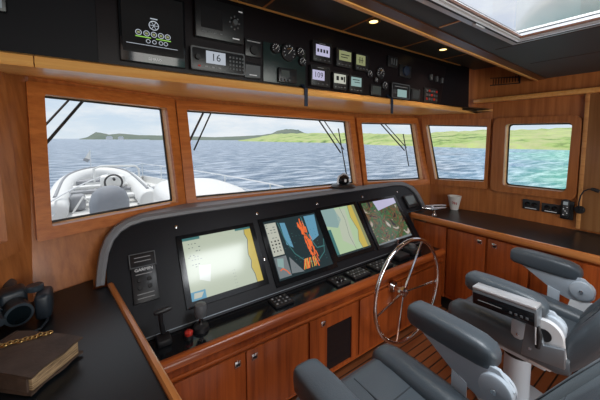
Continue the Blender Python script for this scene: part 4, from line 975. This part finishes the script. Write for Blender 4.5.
for (z, r1_) in ((.302, .13), (.42, .17), (.56, .20), (.74, .20), (.85, .17), (.91, .11), (.93, .05)):
    rings.append([(.10+r1_*(1+.035*math.sin(5*a)+.02*math.sin(11*a+z*9))*math.cos(a), 4.15+.8*r1_*(1+.03*math.sin(7*a+z*6))*math.sin(a), z) for a in [i*2*math.pi/40 for i in range(40)]])
MB().loft(rings).build('cover', 'cover_grey', CV)
MB().tube([(.10+.20*math.cos(a), 4.15+.16*math.sin(a), .50) for a in [i*math.pi/16 for i in range(32)]], .010, 6, True).build('drawstring', 'inner_grey', CV)
FS = thing('burgee_staff', (-.10, 7.0, .5), 'thin staff with small white pennant above the dinghy', 'flag')
sx0, sy0 = -.12, 7.5
MB().cyl((sx0, sy0, .302), (sx0, sy0, 1.26), .010, None, 8).build('staff', 'frame_white', FS)
MB().prism([(sx0-.01, 1.24), (sx0-.01, 1.05), (sx0-.10, 1.09)], 'y', sy0-.004, sy0+.004).m('inner_grey').prism([(sx0-.01, 1.06), (sx0-.10, 1.10), (sx0-.13, 1.05), (sx0-.05, 1.0)], 'y', sy0-.006, sy0+.0055).build('pennant', 'gel_white', FS)  # grey piece puts shade on the white pennant into the colour

# wipers outside the glass
def wiper(k, p0, p1, blade, label, gap=.035, blade_r=.006):
    A, u, n, l, L = FAC[k]; M = MF[k]; t = thing('wiper', M @ Vector((p0[0], p0[1], -.10)), label, 'wiper', 'pantograph window wipers')
    d = Vector((p1[0]-p0[0], p1[1]-p0[1])).normalized(); q = Vector((-d.y, d.x))*gap
    for i, sgn in enumerate((0, 1)):
        a = Vector(p0)+q*sgn; b = Vector(p1)+q*sgn*1.1
        MB(M).tube([(a.x, a.y, -.115), (b.x, b.y, -.115)], .0075 if i == 0 else .0055, 8).build('arm', 'rubber', t)
    if blade: MB(M).tube([(blade[0], blade[1], -.108), (blade[2], blade[3], -.108)], blade_r, 6).build('blade', 'rubber', t)
    MB(M).box(p0[0]-.04, p0[0]+.04, p0[1]-.012, p0[1]+.02, -.13, -.075).build('mount', 'rubber', t)
wiper(1, (.36, 1.78), (.06, 1.40), (.045, 1.62, .06, 1.2), 'window wiper across top left corner of the leftmost full window', -.05)
wiper(2, (.26, 1.76), (.085, 1.44), (.07, 1.62, .085, 1.25), 'window wiper across the top left corner of the wide centre window', .05)
wiper(2, (1.28, 1.72), (1.52, 1.36), (1.53, 1.60, 1.545, 1.15), 'window wiper across the top right corner of the wide centre window', .05)
wiper(3, (.36, 1.72), (.69, 1.37), (.70, 1.55, .71, 1.2), 'window wiper at the top right of the narrow window right of centre', .04)
# white flybridge moulding seen through the skylight
tag(MB().prism([(3.33, 1.17), (3.13, 1.07), (2.93, .95), (2.80, .85), (2.71, .73), (2.63, .53), (2.6, -.67), (4.0, -.67), (4.0, 1.27)], 'z', 2.5, 2.95, .06, 4).build('flybridge_moulding', 'gel_white'), 'smooth white moulding above the boat roof seen through the skylight', 'moulding')
f = MB()
for a in ((-.75, X0-.02, -2.6, .68), (X1+.02, 3.6, -2.6, .68), (X0-.02, X1+.02, -2.6, Y0-.02), (X0-.02, X1+.02, Y1+.02, .68)): f.box(a[0], a[1], a[2], a[3], 2.0205, 2.035)
f.box(-.75, 3.3, .98, 2.05, 2.19, 2.21)
struct('roof', f, 'gel_white')  # white slab added to bounce sunlight onto the moulding's underside
